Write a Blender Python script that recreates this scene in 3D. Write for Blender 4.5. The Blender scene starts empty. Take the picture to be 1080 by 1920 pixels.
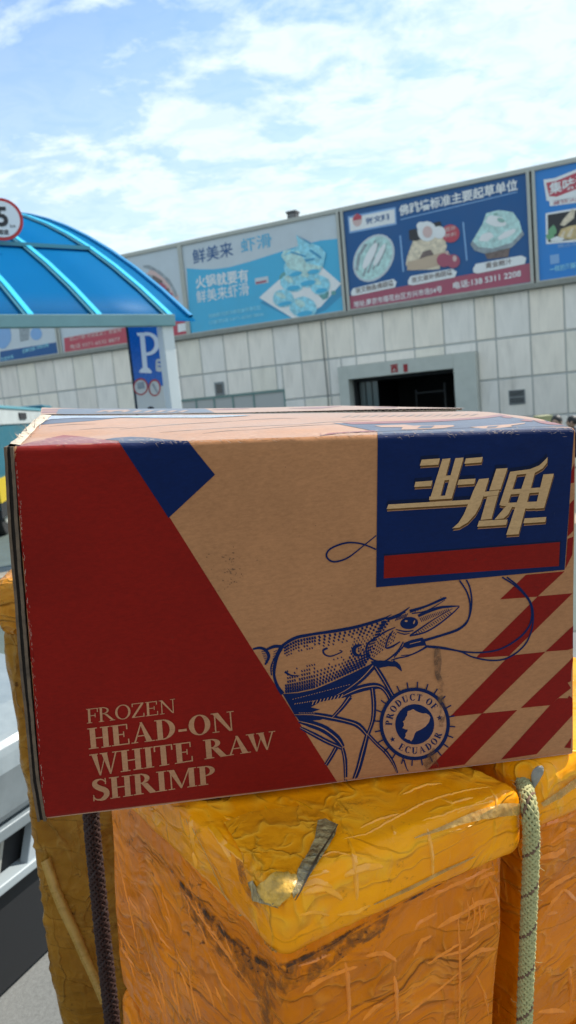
import bpy, bmesh, math, random
import numpy as np
from mathutils import Vector, Matrix
from mathutils.bvhtree import BVHTree
from mathutils.geometry import tessellate_polygon

random.seed(7)
rng = np.random.RandomState(7)
SC = bpy.context.scene
COL = SC.collection
EYE = 1.5                                   # camera height over the ground

# ------------------------------------------------------------------ camera
RW = Matrix(((0.9956, 0.0940, 0.0), (-0.0133, 0.1410, -0.9899), (-0.0931, 0.9855, 0.1417)))
xax = Vector((RW[0][0], RW[1][0], RW[2][0])).normalized()
zax = Vector((RW[0][2], RW[1][2], RW[2][2])).normalized()
yax = zax.cross(xax).normalized(); xax = yax.cross(zax).normalized()
CR = Matrix((xax, yax, zax)).transposed()
cam_d = bpy.data.cameras.new('camera'); cam = bpy.data.objects.new('camera', cam_d); COL.objects.link(cam)
cam.matrix_world = Matrix.Translation((0, 0, EYE)) @ CR.to_4x4()
cam_d.sensor_fit = 'VERTICAL'; cam_d.sensor_height = 36.0; cam_d.lens = 36.0 * 1400 / 1920
cam_d.clip_start = 0.02; cam_d.clip_end = 3000
cam_d.dof.use_dof = True; cam_d.dof.focus_distance = 0.80; cam_d.dof.aperture_fstop = 9.5
SC.camera = cam

# ------------------------------------------------------------------ sun and sky
SUN_EL = math.radians(47); SUN_DIR = Vector((0.86, 0.51, 0)).normalized() * math.cos(SUN_EL) + Vector((0, 0, math.sin(SUN_EL)))
sd = bpy.data.lights.new('sun', 'SUN'); sd.energy = 4.2; sd.angle = math.radians(0.6); sd.color = (1.0, 0.95, 0.87)
so = bpy.data.objects.new('sun', sd); COL.objects.link(so); so.location = (8, 5, 20)
so.rotation_euler = SUN_DIR.to_track_quat('Z', 'Y').to_euler()
SC.view_settings.view_transform = 'Standard'; SC.view_settings.look = 'None'
SC.view_settings.gamma = 1; SC.view_settings.use_curve_mapping = False
SC.view_settings.exposure = 0.55

def N(nt, kind, **kw):
    n = nt.nodes.new(kind)
    for k, v in kw.items():
        if k == 'inp':
            for a, b in v.items(): n.inputs[a].default_value = b
        else: setattr(n, k, v)
    return n

W = bpy.data.worlds.new('World'); SC.world = W; W.use_nodes = True
nt = W.node_tree; nt.nodes.clear(); L = nt.links.new
out = N(nt, 'ShaderNodeOutputWorld'); bg = N(nt, 'ShaderNodeBackground')
sky = N(nt, 'ShaderNodeTexSky', sky_type='NISHITA', sun_disc=False, sun_elevation=SUN_EL,
        sun_rotation=math.atan2(SUN_DIR.x, SUN_DIR.y), air_density=1.0, dust_density=0.6, ozone_density=1.5)
bg.inputs['Strength'].default_value = 0.13
tc = N(nt, 'ShaderNodeTexCoord'); sep = N(nt, 'ShaderNodeSeparateXYZ'); L(tc.outputs['Generated'], sep.inputs[0])
zz = N(nt, 'ShaderNodeMath', operation='MAXIMUM', inp={1: 0.0}); L(sep.outputs[2], zz.inputs[0])
za = N(nt, 'ShaderNodeMath', operation='ADD', inp={1: 0.22}); L(zz.outputs[0], za.inputs[0])
dx = N(nt, 'ShaderNodeMath', operation='DIVIDE'); dy = N(nt, 'ShaderNodeMath', operation='DIVIDE')
L(sep.outputs[0], dx.inputs[0]); L(za.outputs[0], dx.inputs[1]); L(sep.outputs[1], dy.inputs[0]); L(za.outputs[0], dy.inputs[1])
cmb = N(nt, 'ShaderNodeCombineXYZ'); L(dx.outputs[0], cmb.inputs[0]); L(dy.outputs[0], cmb.inputs[1])
mp = N(nt, 'ShaderNodeMapping'); mp.inputs['Location'].default_value = (7.1, 2.2, 3.4); mp.inputs['Rotation'].default_value = (0, 0, 0.5)
mp.inputs['Scale'].default_value = (1.0, 1.35, 1.0); L(cmb.outputs[0], mp.inputs[0])
n1 = N(nt, 'ShaderNodeTexNoise', inp={'Scale': 1.7, 'Detail': 9, 'Roughness': 0.62, 'Distortion': 0.35}); L(mp.outputs[0], n1.inputs['Vector'])
n2 = N(nt, 'ShaderNodeTexNoise', inp={'Scale': 6.5, 'Detail': 6, 'Roughness': 0.6, 'Distortion': 0.5}); L(mp.outputs[0], n2.inputs['Vector'])
ma = N(nt, 'ShaderNodeMath', operation='MULTIPLY_ADD', inp={1: 0.46}); L(n2.outputs[0], ma.inputs[0]); L(n1.outputs[0], ma.inputs[2])
rp = N(nt, 'ShaderNodeValToRGB'); L(ma.outputs[0], rp.inputs[0])
rp.color_ramp.elements[0].position = 0.655; rp.color_ramp.elements[0].color = (0.04, 0.04, 0.04, 1)
rp.color_ramp.elements[1].position = 0.79; rp.color_ramp.elements[1].color = (1, 1, 1, 1)
# clouds thicken towards the horizon, all the way round
hz = N(nt, 'ShaderNodeMapRange', inp={1: 0.20, 2: 0.50, 3: 0.66, 4: 0.0}); L(sep.outputs[2], hz.inputs[0])
cad = N(nt, 'ShaderNodeMath', operation='ADD', use_clamp=True); L(rp.outputs[0], cad.inputs[0]); L(hz.outputs[0], cad.inputs[1])
mx = N(nt, 'ShaderNodeMix', data_type='RGBA'); L(cad.outputs[0], mx.inputs[0])
skm = N(nt, 'ShaderNodeMix', data_type='RGBA', blend_type='MULTIPLY', inp={0: 1.0}); L(sky.outputs[0], skm.inputs[6]); skm.inputs[7].default_value = (0.95, 1.12, 1.22, 1)
L(skm.outputs[2], mx.inputs[6]); 
n3 = N(nt, 'ShaderNodeTexNoise', inp={'Scale': 10.0, 'Detail': 5, 'Roughness': 0.6, 'Distortion': 0.8}); L(mp.outputs[0], n3.inputs['Vector'])
c3 = N(nt, 'ShaderNodeMix', data_type='RGBA'); r3 = N(nt, 'ShaderNodeMapRange', inp={1: 0.36, 2: 0.56, 3: 0.0, 4: 1.0}); L(n3.outputs[0], r3.inputs[0]); L(r3.outputs[0], c3.inputs[0])
c3.inputs[6].default_value = (4.1, 5.1, 5.8, 1); c3.inputs[7].default_value = (4.9, 5.7, 5.9, 1); L(c3.outputs[2], mx.inputs[7])
L(mx.outputs[2], bg.inputs['Color']); L(bg.outputs[0], out.inputs[0])

# ------------------------------------------------------------------ ray helpers
CX, CY, F = 540., 960., 1400.
ORG = Vector((0, 0, EYE))
def ray(px, py): return (CR @ Vector((px - CX, -(py - CY), -F))).normalized()
def at_y(px, py, Y):
    r = ray(px, py); return ORG + r * (Y / r.y)
def at_z(px, py, z):
    r = ray(px, py); return ORG + r * ((z - EYE) / r.z)
def at_plane(px, py, P, n):
    r = ray(px, py); return ORG + r * ((P - ORG).dot(n) / r.dot(n))

# ------------------------------------------------------------------ noise
_perm = rng.permutation(256)
def vnoise(P, seed=0):
    P = np.asarray(P, float) + seed * 17.31
    i = np.floor(P).astype(int); f = P - i; u = f * f * (3 - 2 * f)
    def h(a, b, c): return _perm[(_perm[(_perm[a & 255] + b) & 255] + c) & 255] / 255.0
    x, y, z = i[..., 0], i[..., 1], i[..., 2]; ux, uy, uz = u[..., 0], u[..., 1], u[..., 2]
    def lx(b, c): return h(x, y + b, z + c) * (1 - ux) + h(x + 1, y + b, z + c) * ux
    def ly(c): return lx(0, c) * (1 - uy) + lx(1, c) * uy
    return (ly(0) * (1 - uz) + ly(1) * uz) * 2 - 1
def fbm(P, oct=3, seed=0):
    P = np.asarray(P, float)
    return sum(vnoise(P * 2 ** k, seed + k) * 0.5 ** k for k in range(oct))

# ------------------------------------------------------------------ object helpers
def tag(o, label=None, cat=None, group=None, kind=None):
    if label: o['label'] = label
    if cat: o['category'] = cat
    if group: o['group'] = group
    if kind: o['kind'] = kind
    return o
def thing(name, label, cat, loc, group=None):
    o = bpy.data.objects.new(name, None); COL.objects.link(o); o.location = loc; o.empty_display_size = 0.1
    return tag(o, label, cat, group)
def root_of(p):
    v = Vector((0, 0, 0))
    while p is not None: v += Vector(p.location); p = p.parent
    return v
def mk(name, verts, faces, mat=None, parent=None, smooth=False, uv=None):
    """verts in world coordinates"""
    off = root_of(parent)
    me = bpy.data.meshes.new(name)
    me.from_pydata([tuple(Vector(v) - off) for v in verts], [], [tuple(int(q) for q in f) for f in faces]); me.update()
    if smooth: me.shade_smooth()
    if mat: me.materials.append(mat)
    o = bpy.data.objects.new(name, me); COL.objects.link(o)
    if parent: o.parent = parent
    return o
class MB:
    def __init__(s): s.v = []; s.f = []
    def add(s, vs, fs):
        b = len(s.v); s.v += [Vector(v) for v in vs]; s.f += [tuple(b + q for q in f) for f in fs]; return s
    def box(s, c, ax, ay, az):
        c = Vector(c); ax, ay, az = Vector(ax), Vector(ay), Vector(az)
        vs = [c + ax * i + ay * j + az * k for i in (-1, 1) for j in (-1, 1) for k in (-1, 1)]
        return s.add(vs, [(0, 1, 3, 2), (4, 6, 7, 5), (0, 4, 5, 1), (2, 3, 7, 6), (0, 2, 6, 4), (1, 5, 7, 3)])
    def quad(s, a, b, c, d): return s.add([a, b, c, d], [(0, 1, 2, 3)])
    def tube(s, pts, rad, n=8, caps=True):
        pts = [Vector(p) for p in pts]; rings = []
        for i, p in enumerate(pts):
            t = (pts[min(i + 1, len(pts) - 1)] - pts[max(i - 1, 0)]).normalized()
            if i == 0:
                u = t.orthogonal().normalized()
            else:
                u = (u - t * u.dot(t)).normalized()
            w = t.cross(u); r = rad[i] if hasattr(rad, '__len__') else rad
            rings.append([p + (u * math.cos(2 * math.pi * k / n) + w * math.sin(2 * math.pi * k / n)) * r for k in range(n)])
        vs = [q for r in rings for q in r]; fs = []
        for i in range(len(rings) - 1):
            for k in range(n): fs.append((i * n + k, i * n + (k + 1) % n, (i + 1) * n + (k + 1) % n, (i + 1) * n + k))
        if caps: fs.append(tuple(range(n - 1, -1, -1))); fs.append(tuple((len(rings) - 1) * n + k for k in range(n)))
        return s.add(vs, fs)
    def prism(s, poly, d):
        """poly: list of world points (planar), d: extrusion vector"""
        n = len(poly); d = Vector(d); vs = [Vector(p) for p in poly] + [Vector(p) + d for p in poly]
        fs = [tuple(range(n)), tuple(range(2 * n - 1, n - 1, -1))] + [(i, i + n, (i + 1) % n + n, (i + 1) % n) for i in range(n)]
        return s.add(vs, fs)
    def build(s, name, mat, parent=None, smooth=False, bevel=0, seg=2):
        o = mk(name, s.v, s.f, mat, parent, smooth)
        bm = bmesh.new(); bm.from_mesh(o.data); bmesh.ops.recalc_face_normals(bm, faces=bm.faces); bm.to_mesh(o.data); bm.free()
        if bevel:
            m = o.modifiers.new('bevel', 'BEVEL'); m.width = bevel; m.segments = seg; m.limit_method = 'ANGLE'
        return o

# ------------------------------------------------------------------ materials
def mat(name, col, rough=0.6, metal=0.0, spec=0.5, vary=0.0, vscale=5.0, bump=0.0, bscale=60.0, coat=0.0, trans=0.0, alpha=1.0, stretch=None, detail=5):
    m = bpy.data.materials.new(name); m.use_nodes = True; nt = m.node_tree; L = nt.links.new
    b = nt.nodes['Principled BSDF']; b.inputs['Base Color'].default_value = (*col, 1); b.inputs['Roughness'].default_value = rough
    b.inputs['Metallic'].default_value = metal; b.inputs['Specular IOR Level'].default_value = spec
    b.inputs['Coat Weight'].default_value = coat; b.inputs['Transmission Weight'].default_value = trans; b.inputs['Alpha'].default_value = alpha
    tc = N(nt, 'ShaderNodeTexCoord'); mp = N(nt, 'ShaderNodeMapping'); L(tc.outputs['Object'], mp.inputs[0])
    if stretch: mp.inputs['Scale'].default_value = stretch
    if vary:
        n = N(nt, 'ShaderNodeTexNoise', inp={'Scale': vscale, 'Detail': detail, 'Roughness': 0.65}); L(mp.outputs[0], n.inputs['Vector'])
        r = N(nt, 'ShaderNodeMapRange', inp={1: 0.3, 2: 0.7, 3: 1 - vary, 4: 1 + vary}); L(n.outputs[0], r.inputs[0])
        x = N(nt, 'ShaderNodeMix', data_type='RGBA', blend_type='MULTIPLY', inp={0: 1.0}); x.inputs[6].default_value = (*col, 1)
        L(r.outputs[0], x.inputs[7]); L(x.outputs[2], b.inputs['Base Color'])
        rr = N(nt, 'ShaderNodeMapRange', inp={1: 0.3, 2: 0.7, 3: max(rough - 0.12, 0.02), 4: min(rough + 0.12, 1)}); L(n.outputs[0], rr.inputs[0]); L(rr.outputs[0], b.inputs['Roughness'])
    if bump:
        n = N(nt, 'ShaderNodeTexNoise', inp={'Scale': bscale, 'Detail': 5}); L(mp.outputs[0], n.inputs['Vector'])
        bp = N(nt, 'ShaderNodeBump', inp={'Strength': bump, 'Distance': 1.0 / bscale * 0.3}); L(n.outputs[0], bp.inputs['Height']); L(bp.outputs[0], b.inputs['Normal'])
    return m
def print_mat(name, col, under, wear=0.12, rough=0.62):
    """ink on corrugated board: fibre streaks, thin scuffs that let the board through"""
    m = bpy.data.materials.new(name); m.use_nodes = True; nt = m.node_tree; L = nt.links.new
    b = nt.nodes['Principled BSDF']; b.inputs['Roughness'].default_value = rough; b.inputs['Specular IOR Level'].default_value = 0.10; b.inputs['Sheen Weight'].default_value = 0.75; b.inputs['Sheen Roughness'].default_value = 0.35
    tc = N(nt, 'ShaderNodeTexCoord'); mp = N(nt, 'ShaderNodeMapping'); L(tc.outputs['Object'], mp.inputs[0])
    mp.inputs['Scale'].default_value = (0.5, 0.5, 1.4)
    fi = N(nt, 'ShaderNodeTexNoise', inp={'Scale': 290, 'Detail': 4, 'Roughness': 0.75}); L(mp.outputs[0], fi.inputs['Vector'])
    big = N(nt, 'ShaderNodeTexNoise', inp={'Scale': 9, 'Detail': 5, 'Roughness': 0.6}); L(tc.outputs['Object'], big.inputs['Vector'])
    r1 = N(nt, 'ShaderNodeMapRange', inp={1: 0.28, 2: 0.72, 3: 0.85, 4: 1.15}); L(fi.outputs[0], r1.inputs[0])
    r2 = N(nt, 'ShaderNodeMapRange', inp={1: 0.3, 2: 0.7, 3: 0.9, 4: 1.1}); L(big.outputs[0], r2.inputs[0])
    mu = N(nt, 'ShaderNodeMath', operation='MULTIPLY'); L(r1.outputs[0], mu.inputs[0]); L(r2.outputs[0], mu.inputs[1])
    x = N(nt, 'ShaderNodeMix', data_type='RGBA', blend_type='MULTIPLY', inp={0: 1.0}); x.inputs[6].default_value = (*col, 1); L(mu.outputs[0], x.inputs[7])
    # scuffs
    mp2 = N(nt, 'ShaderNodeMapping'); mp2.inputs['Rotation'].default_value = (0.3, 0.9, 0.2); mp2.inputs['Scale'].default_value = (1, 5, 1); L(tc.outputs['Object'], mp2.inputs[0])
    sc = N(nt, 'ShaderNodeTexNoise', inp={'Scale': 95, 'Detail': 6, 'Roughness': 0.75, 'Distortion': 0.6}); L(mp2.outputs[0], sc.inputs['Vector'])
    th = N(nt, 'ShaderNodeMapRange', inp={1: 0.735, 2: 0.80, 3: 0.0, 4: 0.7}); L(sc.outputs[0], th.inputs[0])
    # rubbed crest of the top fold (where the board creases, ink is worn)
    sp = N(nt, 'ShaderNodeSeparateXYZ'); L(tc.outputs['Object'], sp.inputs[0])
    zz = N(nt, 'ShaderNodeMath', operation='MULTIPLY_ADD', inp={1: 0.085}); L(sp.outputs[0], zz.inputs[0]); L(sp.outputs[2], zz.inputs[2])
    cr = N(nt, 'ShaderNodeMapRange', inp={1: 0.345, 2: 0.372, 3: 0.0, 4: 0.16}); L(zz.outputs[0], cr.inputs[0])
    s2 = N(nt, 'ShaderNodeTexNoise', inp={'Scale': 190, 'Detail': 6, 'Roughness': 0.8}); L(mp2.outputs[0], s2.inputs['Vector'])
    ad = N(nt, 'ShaderNodeMath', operation='ADD'); L(s2.outputs[0], ad.inputs[0]); L(cr.outputs[0], ad.inputs[1])
    t2 = N(nt, 'ShaderNodeMapRange', inp={1: 0.72, 2: 0.80, 3: 0.0, 4: 0.75}); L(ad.outputs[0], t2.inputs[0])
    mxx = N(nt, 'ShaderNodeMath', operation='MAXIMUM'); L(th.outputs[0], mxx.inputs[0]); L(t2.outputs[0], mxx.inputs[1])
    w = N(nt, 'ShaderNodeMath', operation='MULTIPLY', inp={1: wear / 0.12}, use_clamp=True); L(mxx.outputs[0], w.inputs[0])
    y = N(nt, 'ShaderNodeMix', data_type='RGBA'); L(w.outputs[0], y.inputs[0]); L(x.outputs[2], y.inputs[6]); y.inputs[7].default_value = (*under, 1)
    L(y.outputs[2], b.inputs['Base Color'])
    bp = N(nt, 'ShaderNodeBump', inp={'Strength': 0.25, 'Distance': 0.0006}); L(fi.outputs[0], bp.inputs['Height']); L(bp.outputs[0], b.inputs['Normal'])
    return m
KRAFT = (0.385, 0.170, 0.072)
M_kraft = print_mat('kraft_board', KRAFT, (0.20, 0.11, 0.06), wear=0.10, rough=0.75)
M_kraft_lt = print_mat('kraft_knockout', (0.40, 0.19, 0.095), (0.2, 0.1, 0.06), wear=0.10)
M_edge = mat('board_edge', (0.12, 0.078, 0.048), 0.9, vary=0.4, vscale=60, bump=0.6, bscale=200)
M_edge_lt = mat('torn_board_fibre', (0.62, 0.50, 0.38), 0.9, vary=0.3, vscale=120, bump=0.7, bscale=400)
M_red = print_mat('red_ink', (0.200, 0.005, 0.0015), (0.36, 0.12, 0.08), wear=0.09)
M_blue = print_mat('blue_ink', (0.0004, 0.010, 0.062), (0.14, 0.15, 0.20), wear=0.08)
M_navy = print_mat('dark_blue_ink', (0.001, 0.006, 0.030), (0.1, 0.1, 0.1), wear=0.04)
M_brown = print_mat('brown_ink', (0.12, 0.052, 0.012), (0.3, 0.2, 0.1), wear=0.04)
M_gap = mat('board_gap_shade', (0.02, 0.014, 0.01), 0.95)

# ------------------------------------------------------------------ setting: ground
M_ground = bpy.data.materials.new('concrete_ground'); M_ground.use_nodes = True
nt = M_ground.node_tree; L = nt.links.new; b = nt.nodes['Principled BSDF']; b.inputs['Roughness'].default_value = 0.85
g = N(nt, 'ShaderNodeNewGeometry')
a1 = N(nt, 'ShaderNodeTexNoise', inp={'Scale': 0.6, 'Detail': 6}); L(g.outputs['Position'], a1.inputs['Vector'])
a2 = N(nt, 'ShaderNodeTexNoise', inp={'Scale': 90, 'Detail': 6, 'Roughness': 0.8}); L(g.outputs['Position'], a2.inputs['Vector'])
cr = N(nt, 'ShaderNodeValToRGB'); cr.color_ramp.elements[0].color = (0.13, 0.135, 0.13, 1); cr.color_ramp.elements[1].color = (0.24, 0.24, 0.225, 1); cr.color_ramp.elements[0].position = 0.35; cr.color_ramp.elements[1].position = 0.7
L(a1.outputs[0], cr.inputs[0])
a3 = N(nt, 'ShaderNodeMapRange', inp={1: 0.3, 2: 0.7, 3: 0.7, 4: 1.25}); L(a2.outputs[0], a3.inputs[0])
x = N(nt, 'ShaderNodeMix', data_type='RGBA', blend_type='MULTIPLY', inp={0: 1.0}); L(cr.outputs[0], x.inputs[6]); L(a3.outputs[0], x.inputs[7]); L(x.outputs[2], b.inputs['Base Color'])
bp = N(nt, 'ShaderNodeBump', inp={'Strength': 0.5, 'Distance': 0.003}); L(a2.outputs[0], bp.inputs['Height']); L(bp.outputs[0], b.inputs['Normal'])
gr = MB().add([(-1500, -1500, 0), (1500, -1500, 0), (1500, 1500, 0), (-1500, 1500, 0)], [(0, 1, 2, 3)]).build('ground', M_ground)
tag(gr, 'grey concrete forecourt in front of the market hall', kind='structure')

M_road = mat('green_grey_asphalt', (0.085, 0.11, 0.095), 0.8, vary=0.25, vscale=0.8, bump=0.4, bscale=60)
tag(MB().add([(-60, 4.3, 0.004), (60, 4.3, 0.004), (60, 24, 0.004), (-60, 24, 0.004)], [(0, 1, 2, 3)]).build('road', M_road), 'green grey asphalt lane between the cart and the hall', kind='structure')
ln_ = MB(); ln_.add([(-60, 7.6, 0.008), (60, 7.6, 0.008), (60, 8.2, 0.008), (-60, 8.2, 0.008)], [(0, 1, 2, 3)]); tag(ln_.build('road_marking', mat('worn_beige_paint', (0.30, 0.26, 0.19), 0.8, vary=0.3, vscale=3)), 'worn beige band across the lane', kind='structure')
# ------------------------------------------------------------------ market hall
FD = Vector((0.8986, -0.4391, 0)).normalized()      # along the facade, to the right
FN = Vector((-0.4391, -0.8986, 0)).normalized()     # out of the facade, towards the camera
FP = ORG + ray(540, 600) * 26.0; FP.z = 0
UPV = Vector((0, 0, 1))
def fac(s, z, o=0.0): return FP + FD * s + UPV * (z + EYE) + FN * o      # z measured from eye level
def fac_px(px, py, o=0.0):
    p = at_plane(px, py, FP + FN * o, FN); return (p - FP).dot(FD), p.z - EYE
def fbox(mb, s0, s1, z0, z1, o0, o1):
    return mb.box(fac((s0 + s1) / 2, (z0 + z1) / 2, (o0 + o1) / 2), FD * (abs(s1 - s0) / 2), FN * (abs(o1 - o0) / 2), UPV * (abs(z1 - z0) / 2))
M_panel = [mat('cladding_panel_%s' % n, c, 0.4, vary=0.09, vscale=2.2, stretch=(1.5, 1.5, 0.35)) for n, c in (('pale', (0.88, 0.80, 0.71)), ('cool', (0.83, 0.775, 0.71)), ('warm', (0.88, 0.79, 0.68)), ('dull', (0.80, 0.73, 0.65)), ('stained', (0.84, 0.77, 0.66)))]
M_joint = mat('panel_joint', (0.46, 0.46, 0.44), 0.8)
M_core = mat('hall_core', (0.30, 0.31, 0.30), 0.8, vary=0.1)
M_portal = mat('portal_stone', (0.52, 0.53, 0.48), 0.6, vary=0.08, vscale=2)
M_dark = mat('dark_interior', (0.012, 0.013, 0.015), 0.7)
M_frame = mat('billboard_frame_metal', (0.42, 0.42, 0.38), 0.45, metal=0.3, vary=0.1)
M_glassg = mat('green_glass', (0.13, 0.30, 0.26), 0.12, spec=0.5)
hall = thing('market_hall', 'long pale market hall clad in square panels with billboards along its roof edge', 'building', fac(0, -EYE), None)
m = MB(); fbox(m, -34, 18, -1.5, 1.2, -0.5, -0.12); o = None
# core split round the doorway
core = MB()
fbox(core, -34, 2.11, -1.5, 5.8, -14, -0.10); fbox(core, 5.54, 18, -1.5, 5.8, -14, -0.10); fbox(core, 2.11, 5.54, 0.62, 5.8, -14, -0.10); fbox(core, 2.11, 5.54, -1.5, 0.62, -14, -5.0)
core.build('wall', M_core, hall)
cop = MB(); fbox(cop, -34.05, 18.05, 5.88, 5.99, -14.05, 0.16); cop.build('coping', M_frame, hall)
led = MB(); fbox(led, -34, 18, 2.66, 2.80, -0.10, 0.20); led.build('ledge', mat('ledge_grey', (0.27, 0.27, 0.24), 0.6, vary=0.15), hall)
jt = MB(); fbox(jt, -34, 1.77, -1.5, 2.66, -0.10, -0.022); fbox(jt, 6.22, 18, -1.5, 2.66, -0.10, -0.022); fbox(jt, 1.77, 6.22, 1.05, 2.66, -0.10, -0.022); jt.build('joint_backing', M_joint, hall)
joints = [2.31 - 0.98 * k for k in range(22, -1, -1)] + [3.30, 4.27, 5.23, 6.20, 6.79] + [7.78 + 0.965 * k for k in range(8)]
rows = [(1.37, 2.66), (0.17, 1.35), (-1.03, 0.15), (-1.5, -1.05)]
cache = {}
BLOCK = [(-4.72, -0.40, -1.5, 0.52), (1.77, 6.22, -1.5, 1.05)]
def panel(s0, s1, z0, z1):
    for bs0, bs1, bz0, bz1 in BLOCK:
        if s0 < bs1 - 1e-6 and s1 > bs0 + 1e-6 and z0 < bz1 - 1e-6:
            if s0 < bs0: panel(s0, bs0, z0, z1)
            if s1 > bs1: panel(bs1, s1, z0, z1)
            if z1 > bz1 + 0.08: panel(max(s0, bs0), min(s1, bs1), bz1 + 0.001, z1)
            return
    g = 0.022; s0 += g; s1 -= g; z0 += g; z1 -= g
    w, h = s1 - s0, z1 - z0
    if w < 0.05 or h < 0.05: return
    mi = random.choice((0, 0, 1, 1, 2, 3, 4)); key = (round(w, 2), round(h, 2), mi)
    c = fac((s0 + s1) / 2, (z0 + z1) / 2, -0.03 + random.uniform(-0.003, 0.003))
    if key not in cache:
        p = MB().box((0, 0, 0), FD * (w / 2), FN * 0.03, UPV * (h / 2)).build('panel', M_panel[mi], None); cache[key] = p.data
        bm = bmesh.new(); bm.from_mesh(p.data); bmesh.ops.bevel(bm, geom=bm.edges[:], offset=0.012, segments=1, affect='EDGES'); bm.to_mesh(p.data); bm.free()
    else:
        p = bpy.data.objects.new('panel', cache[key]); COL.objects.link(p)
    p.location = c - hall.location; p.parent = hall
for i in range(len(joints) - 1):
    for z0, z1 in rows: panel(joints[i], joints[i + 1], z0, z1)
M_streak = None
def streak_mat():
    m = bpy.data.materials.new('rain_streaks'); m.use_nodes = True; nt = m.node_tree; b = nt.nodes['Principled BSDF']; b.inputs['Base Color'].default_value = (0.12, 0.11, 0.09, 1); b.inputs['Roughness'].default_value = 0.8
    g = N(nt, 'ShaderNodeNewGeometry'); mp = N(nt, 'ShaderNodeMapping'); mp.inputs['Scale'].default_value = (2.6, 2.6, 0.28); nt.links.new(g.outputs['Position'], mp.inputs[0])
    n = N(nt, 'ShaderNodeTexNoise', inp={'Scale': 2.2, 'Detail': 6, 'Roughness': 0.7}); nt.links.new(mp.outputs[0], n.inputs['Vector'])
    r = N(nt, 'ShaderNodeMapRange', inp={1: 0.54, 2: 0.80, 3: 0.0, 4: 0.18}); nt.links.new(n.outputs[0], r.inputs[0]); nt.links.new(r.outputs[0], b.inputs['Alpha']); return m
M_streak = streak_mat()
for s0_, s1_, z0_, z1_ in ((-33, 1.75, 0.56, 2.64), (1.75, 6.25, 1.08, 2.64), (6.25, 17.5, -1.4, 2.64)):
    stq = MB(); stq.quad(fac(s0_, z0_, 0.012), fac(s1_, z0_, 0.012), fac(s1_, z1_, 0.012), fac(s0_, z1_, 0.012)); tag(stq.build('rain_streaks', M_streak, hall), kind='stuff')
M_cable = mat('grey_conduit', (0.18, 0.18, 0.17), 0.6)
for pts_ in ([fac(1.2, 2.6, 0.03), fac(1.22, 0.2, 0.03), fac(1.2, -1.4, 0.03)],):
    cb = MB(); cb.tube(pts_, 0.018, 6); cb.build('conduit', M_cable, hall)
# entrance portal
po = MB(); fbox(po, 1.77, 2.11, -1.5, 1.05, -0.06, 0.35); fbox(po, 5.54, 6.22, -1.5, 1.05, -0.06, 0.35); fbox(po, 2.11, 5.54, 0.62, 1.05, -0.06, 0.35)
po.build('portal', M_portal, hall, bevel=0.01)
inn = MB(); fbox(inn, 2.12, 5.53, -1.5, 0.6, -4.9, -4.8); fbox(inn, 2.12, 2.2, -1.5, 0.6, -4.8, -0.12); fbox(inn, 5.45, 5.53, -1.5, 0.6, -4.8, -0.12); fbox(inn, 2.2, 5.45, 0.52, 0.6, -4.8, -0.12)
inn.build('doorway_lining', M_dark, hall)
cu = MB()
for k in range(3): fbox(cu, 2.24 + 0.22 * k, 2.42 + 0.22 * k, -1.45, 0.5, -0.35 - 0.02 * (k % 2), -0.34)
cu.build('door_curtain', mat('clear_curtain_strip', (0.10, 0.12, 0.12), 0.2, spec=0.7), hall)
rl = MB(); fbox(rl, 3.6, 3.64, -1.5, 0.1, -2.2, -2.16); fbox(rl, 4.6, 4.66, -1.5, 0.25, -2.2, -2.16); fbox(rl, 3.6, 4.66, -0.05, 0.0, -2.2, -2.16); rl.build('inner_door_frame', mat('steel', (0.06, 0.062, 0.066), 0.5), hall)
# strip of green glass
gl = MB(); fbox(gl, -4.72, -0.40, -1.5, 0.52, -0.10, -0.05); gl.build('window_backing', M_dark, hall)
k = 0
e = [-4.72, -3.98, -3.22, -2.44, -1.60, -0.40]
for i in range(5):
    p = MB(); fbox(p, e[i] + 0.03, e[i + 1] - 0.03, -1.45, 0.47, -0.05, -0.03); p.build('window_pane', M_glassg, hall)
fr = MB()
for q in e: fbox(fr, q - 0.03, q + 0.03, -1.5, 0.47, -0.05, 0.0)
fbox(fr, -4.75, -0.37, 0.47, 0.54, -0.05, 0.02); fr.build('window_frame', mat('green_metal', (0.16, 0.26, 0.24), 0.5), hall)
p = MB(); fbox(p, -3.12, -2.73, 0.56, 1.03, -0.02, 0.03); sw = p.build('small_window', mat('grey_window_frame', (0.22, 0.24, 0.25), 0.5), hall, bevel=0.01)
p = MB(); fbox(p, -3.05, -2.80, 0.63, 0.96, 0.03, 0.04); p.build('pane', mat('black_glass', (0.01, 0.012, 0.016), 0.1, spec=0.8), sw)
gv = MB(); fbox(gv, 7.08, 7.56, -0.64, -0.20, 0.0, 0.02); vt = gv.build('wall_vent', mat('vent_grey', (0.25, 0.26, 0.26), 0.6), hall)
sl = MB()
for r_ in range(2):
    for q in range(7): fbox(sl, 7.12 + 0.06 * q, 7.15 + 0.06 * q, -0.60 + 0.21 * r_, -0.43 + 0.21 * r_, 0.02, 0.035)
sl.build('grille', M_dark, vt)
rv = thing('roof_vent', 'small dark vent box standing on the roof edge of the hall', 'vent', fac(0.37, 5.99, -0.35))
p = MB(); fbox(p, 0.22, 0.52, 6.0, 6.25, -0.5, -0.2); p.build('housing', mat('dark_metal', (0.05, 0.05, 0.055), 0.5), rv, bevel=0.01)
p = MB(); fbox(p, 0.19, 0.55, 6.25, 6.31, -0.53, -0.17); p.build('cap', mat('dark_cap', (0.08, 0.08, 0.085), 0.5), rv)
p = MB()
for q in range(4): fbox(p, 0.25, 0.49, 6.03 + 0.05 * q, 6.05 + 0.05 * q, -0.2, -0.185)
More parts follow.
